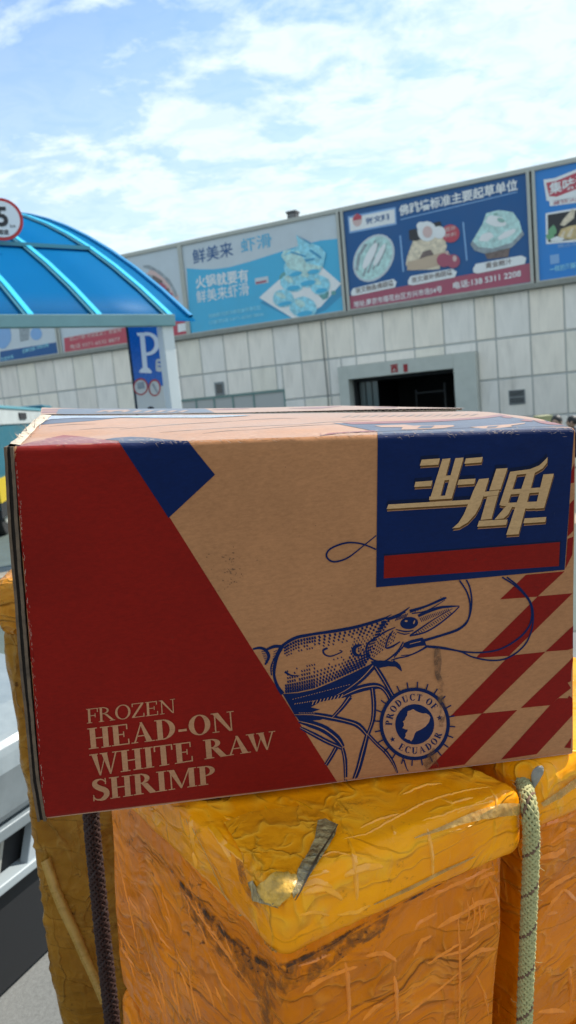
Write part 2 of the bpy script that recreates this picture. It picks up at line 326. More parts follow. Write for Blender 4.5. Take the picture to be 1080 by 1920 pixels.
p.build('louvre', mat('louvre_grey', (0.3, 0.3, 0.3), 0.5), rv)

# ------------------------------------------------------------------ flat print helpers
def flat(name, polys, P, ux, uz, n, m, parent, off=0.006, step=0.0):
    """polys in plane coordinates (s, z) -> one mesh lying off metres in front of the plane"""
    mb = MB()
    for i, pl in enumerate(polys):
        pts = [P + ux * a + uz * c + n * (off + step * i) for a, c in pl]
        tr = tessellate_polygon([[Vector((a, c, 0)) for a, c in pl]])
        mb.add(pts, [tuple(t) for t in tr])
    o = mb.build(name, m, parent)
    return o
def text_mesh(s, size=1.0, bold=0.0, sx=1.0):
    cu = bpy.data.curves.new('t', 'FONT'); cu.body = s; cu.size = size; cu.offset = bold; cu.resolution_u = 3
    ob = bpy.data.objects.new('t', cu); COL.objects.link(ob)
    dg = bpy.context.evaluated_depsgraph_get(); me = bpy.data.meshes.new_from_object(ob.evaluated_get(dg))
    vs = [(v.co.x * sx, v.co.y) for v in me.vertices]; fs = [tuple(p.vertices) for p in me.polygons]
    bpy.data.objects.remove(ob); bpy.data.curves.remove(cu); bpy.data.meshes.remove(me)
    return vs, fs
def lettering(name, s, s0, z0, height, width, m, parent, P, ux, uz, n, off=0.012, bold=0.0, slope=0.0, italic=0.0):
    vs, fs = text_mesh(s, 1.0, bold)
    if not vs: return None
    xs = [v[0] for v in vs]; ys = [v[1] for v in vs]; x0, x1, y0, y1 = min(xs), max(xs), min(ys), max(ys)
    kx = width / (x1 - x0); ky = height / (y1 - y0)
    pts = [P + ux * (s0 + (x - x0) * kx + italic * (y - y0) * ky) + uz * (z0 + (y - y0) * ky + slope * (x - x0) * kx) + n * off for x, y in vs]
    return MB().add(pts, fs).build(name, m, parent)
def ell(cx, cy, rx, ry, n=24, rot=0.0, a0=0, a1=2 * math.pi, wob=0.0, seed=0):
    r = random.Random(seed); o = []
    for k in range(n):
        a = a0 + (a1 - a0) * k / n; q = 1 + r.uniform(-wob, wob); x, y = rx * math.cos(a) * q, ry * math.sin(a) * q
        o.append((cx + x * math.cos(rot) - y * math.sin(rot), cy + x * math.sin(rot) + y * math.cos(rot)))
    return o
def rrect(x0, y0, x1, y1, r, n=5):
    o = []
    for cx, cy, a in ((x1 - r, y1 - r, 0), (x0 + r, y1 - r, 90), (x0 + r, y0 + r, 180), (x1 - r, y0 + r, 270)):
        for k in range(n + 1):
            t = math.radians(a + 90 * k / n); o.append((cx + r * math.cos(t), cy + r * math.sin(t)))
    return o
def pm(name, c, rough=0.45): return mat('print_' + name, tuple(min(max(q * 1.3 + 0.010, 0.002), 0.8) for q in c), rough, vary=0.32 if name in ('light_cyan', 'mint', 'cream', 'tan', 'brown', 'grey', 'teal_green') else 0.05, vscale=7.0 if name in ('light_cyan', 'mint', 'cream', 'tan', 'brown', 'grey', 'teal_green') else 1.5)
P_white = pm('white', (0.62, 0.66, 0.68)); P_pale = pm('pale_grey', (0.42, 0.46, 0.49)); P_navy = pm('navy', (-0.004, 0.060, 0.20)); P_blue = pm('blue', (0.01, 0.16, 0.46)); P_cyan = pm('cyan', (0.045, 0.33, 0.52))
P_cyan2 = pm('light_cyan', (0.22, 0.50, 0.60)); P_red = pm('red', (0.38, 0.045, 0.07)); P_maroon = pm('maroon', (0.30, 0.06, 0.10)); P_ltblue = pm('light_blue', (0.16, 0.30, 0.52)); P_black = pm('black', (0.015, 0.015, 0.018))
P_cream = pm('cream', (0.55, 0.46, 0.34)); P_brown = pm('brown', (0.13, 0.09, 0.08)); P_green = pm('green', (0.12, 0.28, 0.14)); P_tan = pm('tan', (0.45, 0.33, 0.16)); P_mint = pm('mint', (0.36, 0.52, 0.50)); P_dkcyan = pm('deep_cyan', (0.03, 0.22, 0.38)); P_grey = pm('grey', (0.22, 0.25, 0.27)); P_pink = pm('pink', (0.50, 0.35, 0.33))
Z0, Z1 = 2.84, 5.86
def board(s0, s1, label, base):
    b_ = thing('billboard', label, 'billboard', fac((s0 + s1) / 2, Z0 - 0.04, 0.0), 'billboards along the roof edge of the hall')
    p = MB(); fbox(p, s0, s1, Z0, Z1, 0.0, 0.10); p.build('sheet', base, b_)
    p = MB(); fbox(p, s0 - 0.09, s0, Z0 - 0.04, Z1 + 0.02, -0.08, 0.16); fbox(p, s1, s1 + 0.09, Z0 - 0.04, Z1 + 0.02, -0.08, 0.16); fbox(p, s0, s1, Z1, Z1 + 0.02, -0.08, 0.15); fbox(p, s0, s1, Z0 - 0.04, Z0, -0.08, 0.15)
    p.build('frame', M_frame, b_)
    return b_
BP = fac(0, 0, 0.10)
def bprint(name, pxpolys, m, par, lvl=1, step=0.0006):
    if len(pxpolys) > 1 and len(pxpolys) < 12:
        for i, pl in enumerate(pxpolys): flat(name, [[fac_px(x, y, 0.10) for x, y in pl]], BP, FD, UPV, FN, m, par, off=0.004 * lvl + step * i)
        return
    return flat(name, [[fac_px(x, y, 0.10) for x, y in pl] for pl in pxpolys], BP, FD, UPV, FN, m, par, off=0.004 * lvl, step=step)
def btext(s, x0, y0, x1, y1, h, m, par, lvl=3, bold=0.01, name='lettering'):
    """baseline from photo point (x0, y0) to (x1, y1), cap height h px"""
    s0, z0 = fac_px(x0, y0, 0.10); s1, z1 = fac_px(x1, y1, 0.10); _, zt = fac_px(x0, y0 - h, 0.10)
    return lettering(name, s, s0, z0, zt - z0, s1 - s0, m, par, BP, FD, UPV, FN, off=0.004 * lvl, bold=bold, slope=(z1 - z0) / (s1 - s0))
def px_ell(cx, cy, rx, ry, n=24, rot=0.0, wob=0, seed=0): return [(x, y) for x, y in ell(cx, cy, rx, ry, n, rot, wob=wob, seed=seed)]

# cyan shrimp-paste billboard
B = board(-3.80, 2.06, 'cyan and white billboard showing a square plate of dumplings', P_pale)
wave = [(350, 503), (375, 505), (400, 505), (430, 501), (470, 490), (520, 474), (560, 461), (600, 451), (638, 447)]
bprint('cyan_field', [[fac for fac in wave] + [(650, 583), (357, 629)]], P_cyan, B, 1)
btext('鲜美来', 363, 496, 438, 480, 28, P_navy, B, 3, 0.004)
btext('虾滑', 453, 475, 510, 462, 26, P_cyan, B, 3, 0.004)
btext('火锅就要有', 368, 542, 467, 528, 24, P_white, B, 3, 0.02)
btext('鲜美来虾滑', 370, 569, 468, 553, 24, P_white, B, 3, 0.004)
btext('经销商:万邦冷鲜批发市场东区', 392, 597, 490, 580, 8, P_cyan2, B, 3)
btext('订货热线 0371-6520 8866', 392, 609, 495, 592, 7, P_cyan2, B, 3)
bprint('plate_shadow', [[(488, 568), (545, 520), (640, 528), (648, 548), (610, 582), (560, 603)]], P_dkcyan, B, 2)
bprint('plate', [[(486, 558), (538, 512), (600, 497), (640, 532), (602, 575), (556, 601)]], P_white, B, 3)
bprint('herb_leaf', [px_ell(533, 521, 9, 10, 9, 0.3, .25, 1), px_ell(605, 548, 12, 12, 9, 0.8, .25, 2), px_ell(626, 549, 5, 5, 7, 0, .2, 3), px_ell(520, 558, 6, 8, 7, 0, .2, 4)], pm('teal_green', (0.09, 0.24, 0.24)), B, 4)
dm = [(575, 520, 24, 20), (548, 530, 22, 18), (532, 560, 20, 17), (600, 535, 20, 18), (570, 577, 26, 21), (552, 505, 20, 16), (585, 500, 18, 18)]
bprint('dumpling', [px_ell(*d, 14, 0.2, .07, i) for i, d in enumerate(dm)], P_cyan2, B, 5, 0.001)
bprint('dumpling_shading', [px_ell(x + 3, y + ry * .55, rx * .6, ry * .25, 10, -0.2, .15, i) for i, (x, y, rx, ry) in enumerate(dm)], P_cyan, B, 8, 0.001)
bprint('dumpling_highlight', [px_ell(x - rx * .25, y - ry * .35, rx * .45, ry * .3, 10, 0.4, .2, i) for i, (x, y, rx, ry) in enumerate(dm)] + [[(533, 470), (600, 462), (606, 500), (590, 512), (545, 505), (528, 480)]], P_mint, B, 7, 0.001)
bprint('prawn_heap', [[(556, 441), (566, 449), (600, 462), (612, 475), (606, 500), (576, 494), (560, 470), (540, 478), (530, 480), (560, 461)]], P_cyan2, B, 9)
bprint('prawn_mark', [[(556, 440), (561, 443), (585, 456), (583, 459)], [(545, 474), (548, 472), (575, 480), (574, 483)], [(580, 470), (584, 468), (604, 482), (602, 486)], [(572, 487), (590, 484), (591, 487), (574, 491)]], P_dkcyan, B, 11)
bprint('small_pack', [[(478, 522), (503, 518), (504, 530), (479, 534)]], P_pale, B, 3)
bprint('small_pack_mark', [[(480, 529), (500, 525), (500, 529), (480, 533)]], P_maroon, B, 4)

# dark blue billboard
B = board(2.30, 7.88, 'dark blue billboard with three dishes above a red strip', P_navy)
bprint('red_strip', [[(650, 556), (996, 493), (1003, 527), (651, 583)]], P_maroon, B, 1)
bprint('pale_rule', [[(751, 411), (970, 359), (970, 361), (751, 413)], [(749, 442), (752, 441), (758, 509), (755, 510)], [(867, 417), (870, 416), (877, 488), (874, 489)]], P_ltblue, B, 2)
bprint('brand_plate', [[(652, 406), (742, 388), (744, 421), (655, 438)]], P_ltblue, B, 2)
bprint('brand_plate_face', [[(655, 409), (740, 392), (741, 418), (657, 434)]], P_white, B, 3)
bprint('brand_emblem', [px_ell(670, 413, 9, 12, 12)], P_pink, B, 4)
bprint('brand_emblem_cap', [[(662, 408), (670, 400), (679, 405), (678, 411), (663, 414)]], P_red, B, 5)
btext('张文翔', 687, 421, 730, 412, 12, P_navy, B, 5, 0.02)
btext('佛跳墙标准主要起草单位', 749, 406, 971, 357, 21, P_white, B, 4, 0.025)
# abalone
bprint('abalone_shell', [px_ell(701, 484, 48, 35, 26, -1.02)], P_pale, B, 3)
bprint('abalone_rim', [px_ell(701, 484, 44, 31, 26, -1.02)], P_mint, B, 4)
bprint('abalone_ridge', [[(680 + k * 9, 517 - k * 6), (683 + k * 9, 518 - k * 6), (706 + k * 6, 450 + k * 6), (703 + k * 6, 450 + k * 6)] for k in range(4)] + [[(667, 505), (672, 508), (676, 480), (690, 458), (684, 458), (671, 478)]], P_grey, B, 5, .0008)
bprint('abalone_highlight', [px_ell(694, 480, 28, 7, 12, -1.1), px_ell(712, 478, 24, 5, 12, -1.1)], P_white, B, 7, .0008)
# stacked jar dish
bprint('jar_body', [[(764, 480), (776, 448), (832, 440), (838, 462), (824, 505), (770, 507), (761, 496)]], P_cream, B, 3)
bprint('jar_foot', [[(763, 492), (840, 470), (850, 490), (800, 505), (764, 507)]], pm('tan_shade', (0.42, 0.31, 0.22)), B, 4)
bprint('jar_mark', [[(786, 486), (793, 472), (808, 468), (814, 478), (800, 481)]], P_brown, B, 5)
bprint('dark_mushroom', [[(767, 432), (779, 429), (796, 446), (780, 452), (768, 450)], [(812, 418), (826, 415), (830, 432), (816, 436)]], P_black, B, 5)
bprint('abalone_slice', [px_ell(801, 434, 18, 19, 16), px_ell(824, 436, 12, 12, 12), px_ell(790, 424, 9, 8, 10)], P_white, B, 6, .001)
bprint('abalone_slice_centre', [px_ell(802, 435, 9, 11, 14)], P_pink, B, 9)
bprint('red_badge', [px_ell(845, 438, 17, 17, 20)], P_red, B, 6)
bprint('red_pomegranate', [px_ell(833, 488, 14, 13, 14), px_ell(850, 490, 13, 13, 14)], P_maroon, B, 7, .001)
bprint('pomegranate_shine', [px_ell(853, 485, 4, 6, 8), px_ell(839, 474, 3, 4, 8)], P_pink, B, 9)
btext('滋补', 834, 436, 856, 431, 9, P_pink, B, 8); btext('养颜', 834, 447, 857, 442, 8, P_pink, B, 8)
# bowl dish
bprint('bowl_stand', [[(905, 468), (958, 458), (953, 482), (914, 486)]], P_brown, B, 3)
bprint('dark_bowl', [[(882, 458), (892, 442), (978, 430), (983, 440), (960, 464), (910, 476), (890, 470)]], P_grey, B, 4)
bprint('white_dish', [[(886, 452), (905, 420), (912, 400), (935, 394), (962, 398), (974, 415), (979, 434), (960, 455), (925, 466), (898, 464)]], P_mint, B, 5)
bprint('dish_fold', [px_ell(930, 415, 20, 9, 12, .2, .15, 5), px_ell(950, 440, 18, 6, 12, -.5, .15, 6), px_ell(912, 445, 14, 8, 12, -.4, .15, 8)], P_white, B, 6, .001)
bprint('dish_garnish', [px_ell(940, 413, 7, 4, 8, .3, .2, 5), px_ell(930, 402, 5, 2.5, 8)], pm('grey_green', (0.20, 0.34, 0.30)), B, 8)
bprint('caption_pill', [[(658, 549), (662, 541), (738, 523), (744, 529), (741, 539), (668, 554), (660, 555)], [(765, 527), (770, 518), (848, 504), (857, 510), (853, 520), (775, 535), (766, 534)], [(887, 504), (892, 495), (978, 479), (987, 484), (984, 495), (896, 513), (888, 511)]], P_white, B, 4)
btext('张文鲍鱼佛跳墙', 668, 551, 738, 536, 11, P_brown, B, 6); btext('张文滋补佛跳墙', 773, 531, 848, 516, 11, P_brown, B, 6); btext('黄金鲍汁', 911, 504, 960, 495, 11, P_brown, B, 6)
btext('地址:南京市雨花台区方兴市场54号', 664, 577, 829, 548, 12, P_white, B, 3, 0.015)
btext('电话:138 5311 2208', 850, 543, 977, 519, 14, P_white, B, 3, 0.02)

# bright blue billboard, cut by the right edge
B = board(8.12, 13.9, 'bright blue billboard with a red ribbon logo, cut by the right picture edge', P_blue)
bprint('white_ribbon', [[(1019, 337), (1040, 334), (1080, 318), (1140, 300), (1140, 362), (1080, 370), (1045, 377), (1025, 377)]], P_white, B, 2)
bprint('red_ribbon', [[(1024, 343), (1044, 339), (1080, 324), (1136, 308), (1136, 350), (1080, 355), (1044, 369), (1030, 368)]], P_red, B, 3)
btext('集味海鲜', 1030, 366, 1128, 340, 22, P_white, B, 5, 0.02)
bprint('white_caption', [[(1030, 377), (1140, 360), (1140, 372), (1031, 387)]], P_white, B, 2); btext('餐饮火锅食材', 1036, 385, 1130, 369, 7, P_maroon, B, 3)
bprint('photo_border', [[(1023, 400), (1140, 380), (1140, 448), (1024, 458)]], P_white, B, 2)
bprint('photo_dark', [[(1027, 403), (1140, 384), (1140, 443), (1028, 454)]], P_black, B, 3)
bprint('photo_leaf', [px_ell(1036, 432, 9, 9, 9, 0, .3, 3), px_ell(1032, 443, 7, 6, 9, 0, .3, 5)], P_green, B, 4, .001)
bprint('photo_noodles', [[(1044, 448), (1052, 430), (1068, 424), (1092, 420), (1140, 414), (1140, 440), (1080, 449)]], P_tan, B, 5)
bprint('noodle_light', [[(1050, 446), (1056, 434), (1060, 434), (1056, 447)], [(1062, 444), (1072, 428), (1076, 428), (1070, 445)], [(1080, 442), (1094, 424), (1098, 424), (1088, 443)]], P_cream, B, 6)
bprint('photo_spoon', [[(1050, 422), (1056, 412), (1073, 392), (1079, 394), (1076, 410), (1058, 424)]], P_cream, B, 6)
bprint('photo_plate', [[(1032, 449), (1044, 443), (1060, 448), (1052, 452), (1034, 453)]], P_white, B, 6)
btext('一样的海鲜不一样的味道', 1031, 512, 1140, 492, 12, P_cyan2, B, 3); btext('精选冻品系列', 1046, 466, 1120, 454, 8, P_ltblue, B, 3)
bprint('pale_block', [[(1031, 479), (1048, 476), (1049, 493), (1032, 496)]], P_ltblue, B, 2)

# white billboards to the left
B = board(-9.75, -3.96, 'white billboard with a dark sketch and a red strip, partly behind the blue canopy', P_pale)
bprint('red_strip', [[(120, 634), (352, 593), (355, 627), (122, 664)]], P_red, B, 1)
btext('进口海鲜 冷冻批发 厂家直销', 131, 640, 228, 622, 10, P_pink, B, 3); btext('电话 0371-6532 8877', 133, 655, 226, 640, 9, P_pink, B, 3)
bprint('sketched_prawn', [[(268, 498), (280, 497), (300, 508), (318, 524), (330, 545), (333, 556), (328, 556), (322, 540), (308, 522), (290, 508), (270, 502)], [(278, 514), (290, 518), (306, 530), (314, 545), (309, 552), (298, 540), (284, 528), (276, 520)]], P_grey, B, 2)
bprint('food_picture', [px_ell(298, 528, 30, 14, 16, .75, .12, 7), px_ell(322, 556, 14, 12, 12, .4, .15, 9)], P_pink, B, 1)
bprint('red_garnish', [px_ell(305, 538, 10, 5, 9, .7, .25, 4), px_ell(318, 552, 6, 4, 9, .3, .25, 5)], P_maroon, B, 4)
bprint('sketched_prawn_head', [px_ell(294, 527, 13, 7, 12, .7, .2, 3), px_ell(312, 549, 7, 9, 9, 0, .2, 4)], P_brown, B, 3)
bprint('white_box', [[(333, 608), (350, 605), (351, 620), (334, 623)]], P_white, B, 2)
B = board(-15.8, -9.98, 'white billboard with a blue strip at the far left under the canopy beam', P_pale)
bprint('blue_strip', [[(0, 659), (110, 641), (112, 667), (0, 687)]], P_navy, B, 1)
bprint('fish_picture', [px_ell(4, 628, 18, 26, 16, 0, .08, 3), px_ell(68, 626, 11, 12, 14)], P_ltblue, B, 2); bprint('dark_cup', [[(34, 596), (56, 596), (54, 637), (38, 641)]], P_grey, B, 2)
btext('招商热线 冷库出租', 43, 663, 92, 650, 8, P_cyan2, B, 3); btext('万邦市场', 2, 678, 26, 672, 7, P_cyan2, B, 3)
# gate number
def ptext(s, x0, y0, x1, y1, h, m):
    s0, z0 = fac_px(x0, y0, 0.35); s1, z1 = fac_px(x1, y1, 0.35); _, zt = fac_px(x0, y0 - h, 0.35)
    return lettering('gate_number', s, s0, z0, zt - z0, s1 - s0, m, hall, fac(0, 0, 0.35), FD, UPV, FN, off=0.006, bold=0.05, slope=(z1 - z0) / (s1 - s0))
M_redsign = mat('red_sign_letters', (0.30, 0.015, 0.02), 0.4)
ptext('西', 733, 700, 747, 698, 16, M_redsign); ptext('1', 757, 698, 765, 697, 15, M_redsign)

# ------------------------------------------------------------------ blue canopy over the parking ramp
BD = Vector((-0.79, -0.61, 0)).normalized(); PD = Vector((-0.61, 0.79, 0)).normalized()
CC = at_y(306, 588, 7.5)
def cpt(q, t, h): return CC + BD * q + PD * t + UPV * h      # along beam, across span, height over eave
M_poly = bpy.data.materials.new('blue_polycarbonate'); M_poly.use_nodes = True; nt = M_poly.node_tree; L = nt.links.new
nt.nodes.remove(nt.nodes['Principled BSDF']); mo = nt.nodes['Material Output']
tl = N(nt, 'ShaderNodeBsdfTranslucent', inp={'Color': (0.0, 0.44, 0.80, 1)}); df = N(nt, 'ShaderNodeBsdfDiffuse', inp={'Color': (0.0, 0.24, 0.50, 1)}); gs = N(nt, 'ShaderNodeBsdfGlossy', inp={'Roughness': 0.5, 'Color': (0.8, 0.9, 1, 1)})
tp = N(nt, 'ShaderNodeBsdfTransparent', inp={'Color': (0.15, 0.55, 0.9, 1)})
m1 = N(nt, 'ShaderNodeMixShader', inp={0: 0.40}); L(tl.outputs[0], m1.inputs[1]); L(df.outputs[0], m1.inputs[2])
m2 = N(nt, 'ShaderNodeMixShader', inp={0: 0.16}); L(m1.outputs[0], m2.inputs[1]); L(tp.outputs[0], m2.inputs[2])
m3 = N(nt, 'ShaderNodeMixShader', inp={0: 0.012}); L(m2.outputs[0], m3.inputs[1]); L(gs.outputs[0], m3.inputs[2]); L(m3.outputs[0], mo.inputs[0])
M_rib = mat('canopy_rib_grey', (0.20, 0.27, 0.28), 0.5); M_strip = mat('canopy_cover_strip', (0.02, 0.48, 0.72), 0.5)
M_gask = mat('canopy_gasket', (0.03, 0.17, 0.24), 0.5); M_beam = mat('canopy_beam_paint', (0.13, 0.27, 0.30), 0.45, vary=0.08); M_post = mat('canopy_post_paint', (0.66, 0.70, 0.70), 0.35, vary=0.04)
ribpx = [(306, 588), (267, 545), (217, 500), (167, 466), (117, 438), (67, 415), (33, 402), (0, 391)]
prof = []
nP = PD.cross(UPV).normalized()
for x_, y_ in ribpx:
    p = at_plane(x_, y_, CC, nP); prof.append(((p - CC).dot(PD), p.z - CC.z))
# circle through the samples continues the arch beyond the frame
A = np.array([[2 * t, 2 * h, 1] for t, h in prof]); bb = np.array([t * t + h * h for t, h in prof])
sol = np.linalg.lstsq(A, bb, rcond=None)[0]; ct, ch = sol[0], sol[1]; cr_ = math.sqrt(sol[2] + ct * ct + ch * ch)
def arc(n=28, r=cr_, over=0.06):
    a0 = math.atan2(0 - ch, 0 - ct); a1 = math.pi - a0
    a0x = a0 + over / cr_
    return [(ct + r * math.cos(a0x + (a1 - a0x) * k / n), ch + r * math.sin(a0x + (a1 - a0x) * k / n)) for k in range(n + 1)]
can = thing('blue_canopy', 'arched blue polycarbonate canopy over the parking ramp on a grey beam and white post', 'canopy', Vector((CC.x, CC.y, 0)))
ar = arc(r=cr_ - 0.025, over=0.12); q0, q1 = -0.30, 7.4
sh = MB(); nq = 10
vs = [cpt(q0 + (q1 - q0) * j / nq, t, h) for j in range(nq + 1) for t, h in ar]
na = len(ar); sh.add(vs, [(j * na + i, j * na + i + 1, (j + 1) * na + i + 1, (j + 1) * na + i) for j in range(nq) for i in range(na - 1)])
o = sh.build('roof_sheet', M_poly, can, smooth=True); md = o.modifiers.new('s', 'SOLIDIFY'); md.thickness = 0.012
def arcbar(name, q, w, r0, r1, m, over=0.06):
    a_, b2 = arc(r=r0, over=over), arc(r=r1, over=over); mb = MB()
    for (t0, h0), (t1, h1), (u0, g0), (u1, g1) in zip(a_, a_[1:], b2, b2[1:]):
        pts = [cpt(q - w, t0, h0), cpt(q - w, t1, h1), cpt(q - w, u1, g1), cpt(q - w, u0, g0), cpt(q + w, t0, h0), cpt(q + w, t1, h1), cpt(q + w, u1, g1), cpt(q + w, u0, g0)]
        mb.add(pts, [(0, 1, 2, 3), (7, 6, 5, 4), (0, 4, 5, 1), (3, 2, 6, 7)])
    return mb.build(name, m, can)
qs = [0.0]
for x_ in (173, 44):
    # rib feet found along the eave beam
    lo, hi = 0.0, 8.0
    for _ in range(40):
        mid = (lo + hi) / 2; p = CR.transposed() @ (cpt(mid, 0, 0) - ORG); xx = CX + F * p.x / -p.z
        if xx > x_: lo = mid
        else: hi = mid
    qs.append(lo)
dq = qs[2] - qs[1]
qs += [qs[2] + dq * k for k in range(1, 5)]
for i, q in enumerate(qs):
    arcbar('rib', q, 0.035, cr_ - 0.115, cr_ - 0.033, M_rib, over=0.0); arcbar('cover_strip', q - 0.042, 0.025, cr_ - 0.018, cr_ + 0.01, M_strip); arcbar('strip_gasket', q + 0.0, 0.014, cr_ - 0.018, cr_ - 0.003, M_gask)
arcbar('edge_strip', q0 + 0.02, 0.02, cr_ - 0.045, cr_ + 0.0, mat('canopy_edge_blue', (0.01, 0.22, 0.45), 0.4))
pl = MB(); pl.box(cpt(q1 / 2, prof[3][0], prof[3][1] + 0.0), BD * (q1 / 2), PD * 0.028, UPV * 0.02); pl.build('purlin', mat('purlin_teal', (0.03, 0.22, 0.30), 0.5), can)
for fr_ in (0.40, 0.6, 0.78):
    t, h = arc(n=100, r=cr_ - 0.07, over=0)[int(fr_ * 100)]; p = MB(); p.box(cpt((q1 + 0.0) / 2, t, h), BD * (q1 / 2), PD * 0.022, UPV * 0.022); p.build('purlin', M_rib, can)
span = arc(over=0)[-1][0]
for t in (0.0, span):
    p = MB(); p.box(cpt(q1 / 2 - 0.03, t - (0.06 if t == 0 else 0), -0.075), BD * (q1 / 2 + 0.04), PD * 0.04, UPV * 0.055); p.build('eave_beam', M_beam, can, bevel=0.006)
    for q in (0.0, 3.6, 7.2):
        pp = cpt(q, t, -0.12); p = MB(); p.box((pp.x, pp.y, pp.z / 2), BD * 0.06, PD * 0.06, (0, 0, pp.z / 2)); 
        if q == 0.0 or t > 0: p.build('post', M_post, can, bevel=0.006)
        elif q > 5: p.build('post', M_post, can, bevel=0.006)
# 5 km/h sign hung on the first rib
sg = at_y(3, 412, 7.9); sp_n = (ORG - sg); sp_n.z = 0; sp_n.normalize(); sp_x = UPV.cross(sp_n).normalized()
kk = sg.y / 1400.0
rs = thing('round_speed_sign', 'round red rimmed speed limit sign reading 5 hung on the canopy arch', 'road sign', sg)
def disc(name, c, n, x, r, d0, d1, m, par, seg=40):
    p = MB(); p.prism([c + (x * math.cos(2 * math.pi * k / seg) + UPV * math.sin(2 * math.pi * k / seg)) * r + n * d0 for k in range(seg)], n * (d1 - d0)); return p.build(name, m, par)
disc('red_disc', sg, sp_n, sp_x, 36.5 * kk, 0, 0.02, mat('sign_red', (0.5, 0.02, 0.02), 0.4), rs)
disc('white_face', sg, sp_n, sp_x, 31 * kk, 0.02, 0.024, mat('sign_white', (0.75, 0.77, 0.78), 0.4), rs)
M_sblack = mat('sign_black', (0.015, 0.015, 0.02), 0.4)
lettering('number', '5', -9 * kk, -13 * kk, 34 * kk, 20 * kk, M_sblack, rs, sg, sp_x, UPV, sp_n, off=0.03, bold=0.03)
lettering('unit', 'km', 13 * kk, -15 * kk, 6 * kk, 9 * kk, M_sblack, rs, sg, sp_x, UPV, sp_n, off=0.03)
lettering('caption', '限速', -8 * kk, -27 * kk, 9 * kk, 17 * kk, M_sblack, rs, sg, sp_x, UPV, sp_n, off=0.03, bold=0.02)
p = MB(); p.box(sg - sp_n * 0.03, sp_x * 0.03, sp_n * 0.03, UPV * 0.12); p.build('bracket', M_rib, rs)

# ------------------------------------------------------------------ parking totem
pc = at_y(235, 612, 9.0); pr = at_y(331, 612, 9.0)
pnm = Vector((0.10, -1, 0)).normalized(); pxx = UPV.cross(pnm).normalized(); pxx = -pxx if pxx.x < 0 else pxx
tw = 0.46; th = pc.z
tot = thing('parking_totem', 'blue and white parking totem with a large letter P behind the white canopy post', 'sign', Vector((pc.x + tw / 2, 9.1, 0)))
TB = Vector((pc.x + 0.03, 9.0, 0))
M_tblue = mat('totem_blue', (0.006, 0.13, 0.50), 0.3, vary=0.05); M_twhite = mat('totem_white', (0.60, 0.61, 0.58), 0.35, vary=0.04); M_tside = mat('totem_side', (0.008, 0.03, 0.05), 0.5)
p = MB(); p.box(TB + pxx * tw / 2 - pnm * 0.10 + UPV * th / 2, pxx * (tw / 2 + 0.03), pnm * 0.10, UPV * (th / 2)); p.build('casing', M_tside, tot, bevel=0.004)
zb = at_y(250, 728, 9.0).z
flat('blue_panel', [[(0, zb), (tw, zb), (tw, th - 0.01), (0, th - 0.01)]], TB, pxx, UPV, pnm, M_tblue, tot, off=0.006)
flat('white_panel', [[(0, 0.02), (tw, 0.02), (tw, zb - 0.002), (0, zb - 0.002)]], TB, pxx, UPV, pnm, M_twhite, tot, off=0.006)
def tp_(x_, y_):
    p = at_plane(x_, y_, TB, pnm); return ((p - TB).dot(pxx), p.z)
def tpoly(name, pls, m, off, step=0.0): return flat(name, [[tp_(*q) for q in pl] for pl in pls], TB, pxx, UPV, pnm, m, tot, off=off, step=step)
# serif P
stem = [[(262, 628), (271, 627), (277, 692), (268, 693)], [(256, 624), (276, 624), (277, 630), (258, 630)], [(261, 696), (266, 690), (279, 690), (285, 697), (284, 700), (262, 699)]]
bowl = []
c0, c1 = (271, 646), (271, 646)
ang = [90 - 180 * k / 14 for k in range(15)]
o_ = [(276 + 23 * math.cos(math.radians(a)), 645 - 22 * math.sin(math.radians(a))) for a in ang]; i_ = [(275 + 15 * math.cos(math.radians(a)), 645 - 16 * math.sin(math.radians(a))) for a in ang]
bowl = [[o_[k], o_[k + 1], i_[k + 1], i_[k]] for k in range(14)] + [[(271, 623), (276, 623), (275, 629), (271, 629)], [(274, 661), (276, 661), (276, 667), (275, 667)]]
tpoly('letter_p', stem + bowl, mat('totem_letter_white', (0.78, 0.82, 0.85), 0.35), 0.012, 0.0002)
tpoly('car_symbol', [rrect(292, 673, 306, 697, 5)], M_twhite, 0.012); tpoly('car_symbol_slot', [[(296, 678), (304, 678), (304, 681), (296, 681)], [(296, 686), (306, 686), (306, 688), (296, 688)]], M_tblue, 0.016)
for cx_, cy_, rx_ in ((264, 725, 14), (290, 727, 11.5)):
    tpoly('prohibition_ring', [px_ell(cx_, cy_, rx_, 16, 26)], mat('ring_red', (0.45, 0.06, 0.07), 0.4), 0.012); tpoly('prohibition_face', [px_ell(cx_, cy_ + 0.5, rx_ - 2.6, 13, 26)], M_twhite, 0.016)
tpoly('prohibition_mark', [[(257, 718), (270, 716), (272, 728), (259, 730)], [(285, 720), (288, 719), (297, 736), (294, 737)]], P_grey, 0.020); tpoly('arrow', [px_ell(283, 768, 7, 6, 12)], M_sblack, 0.012)

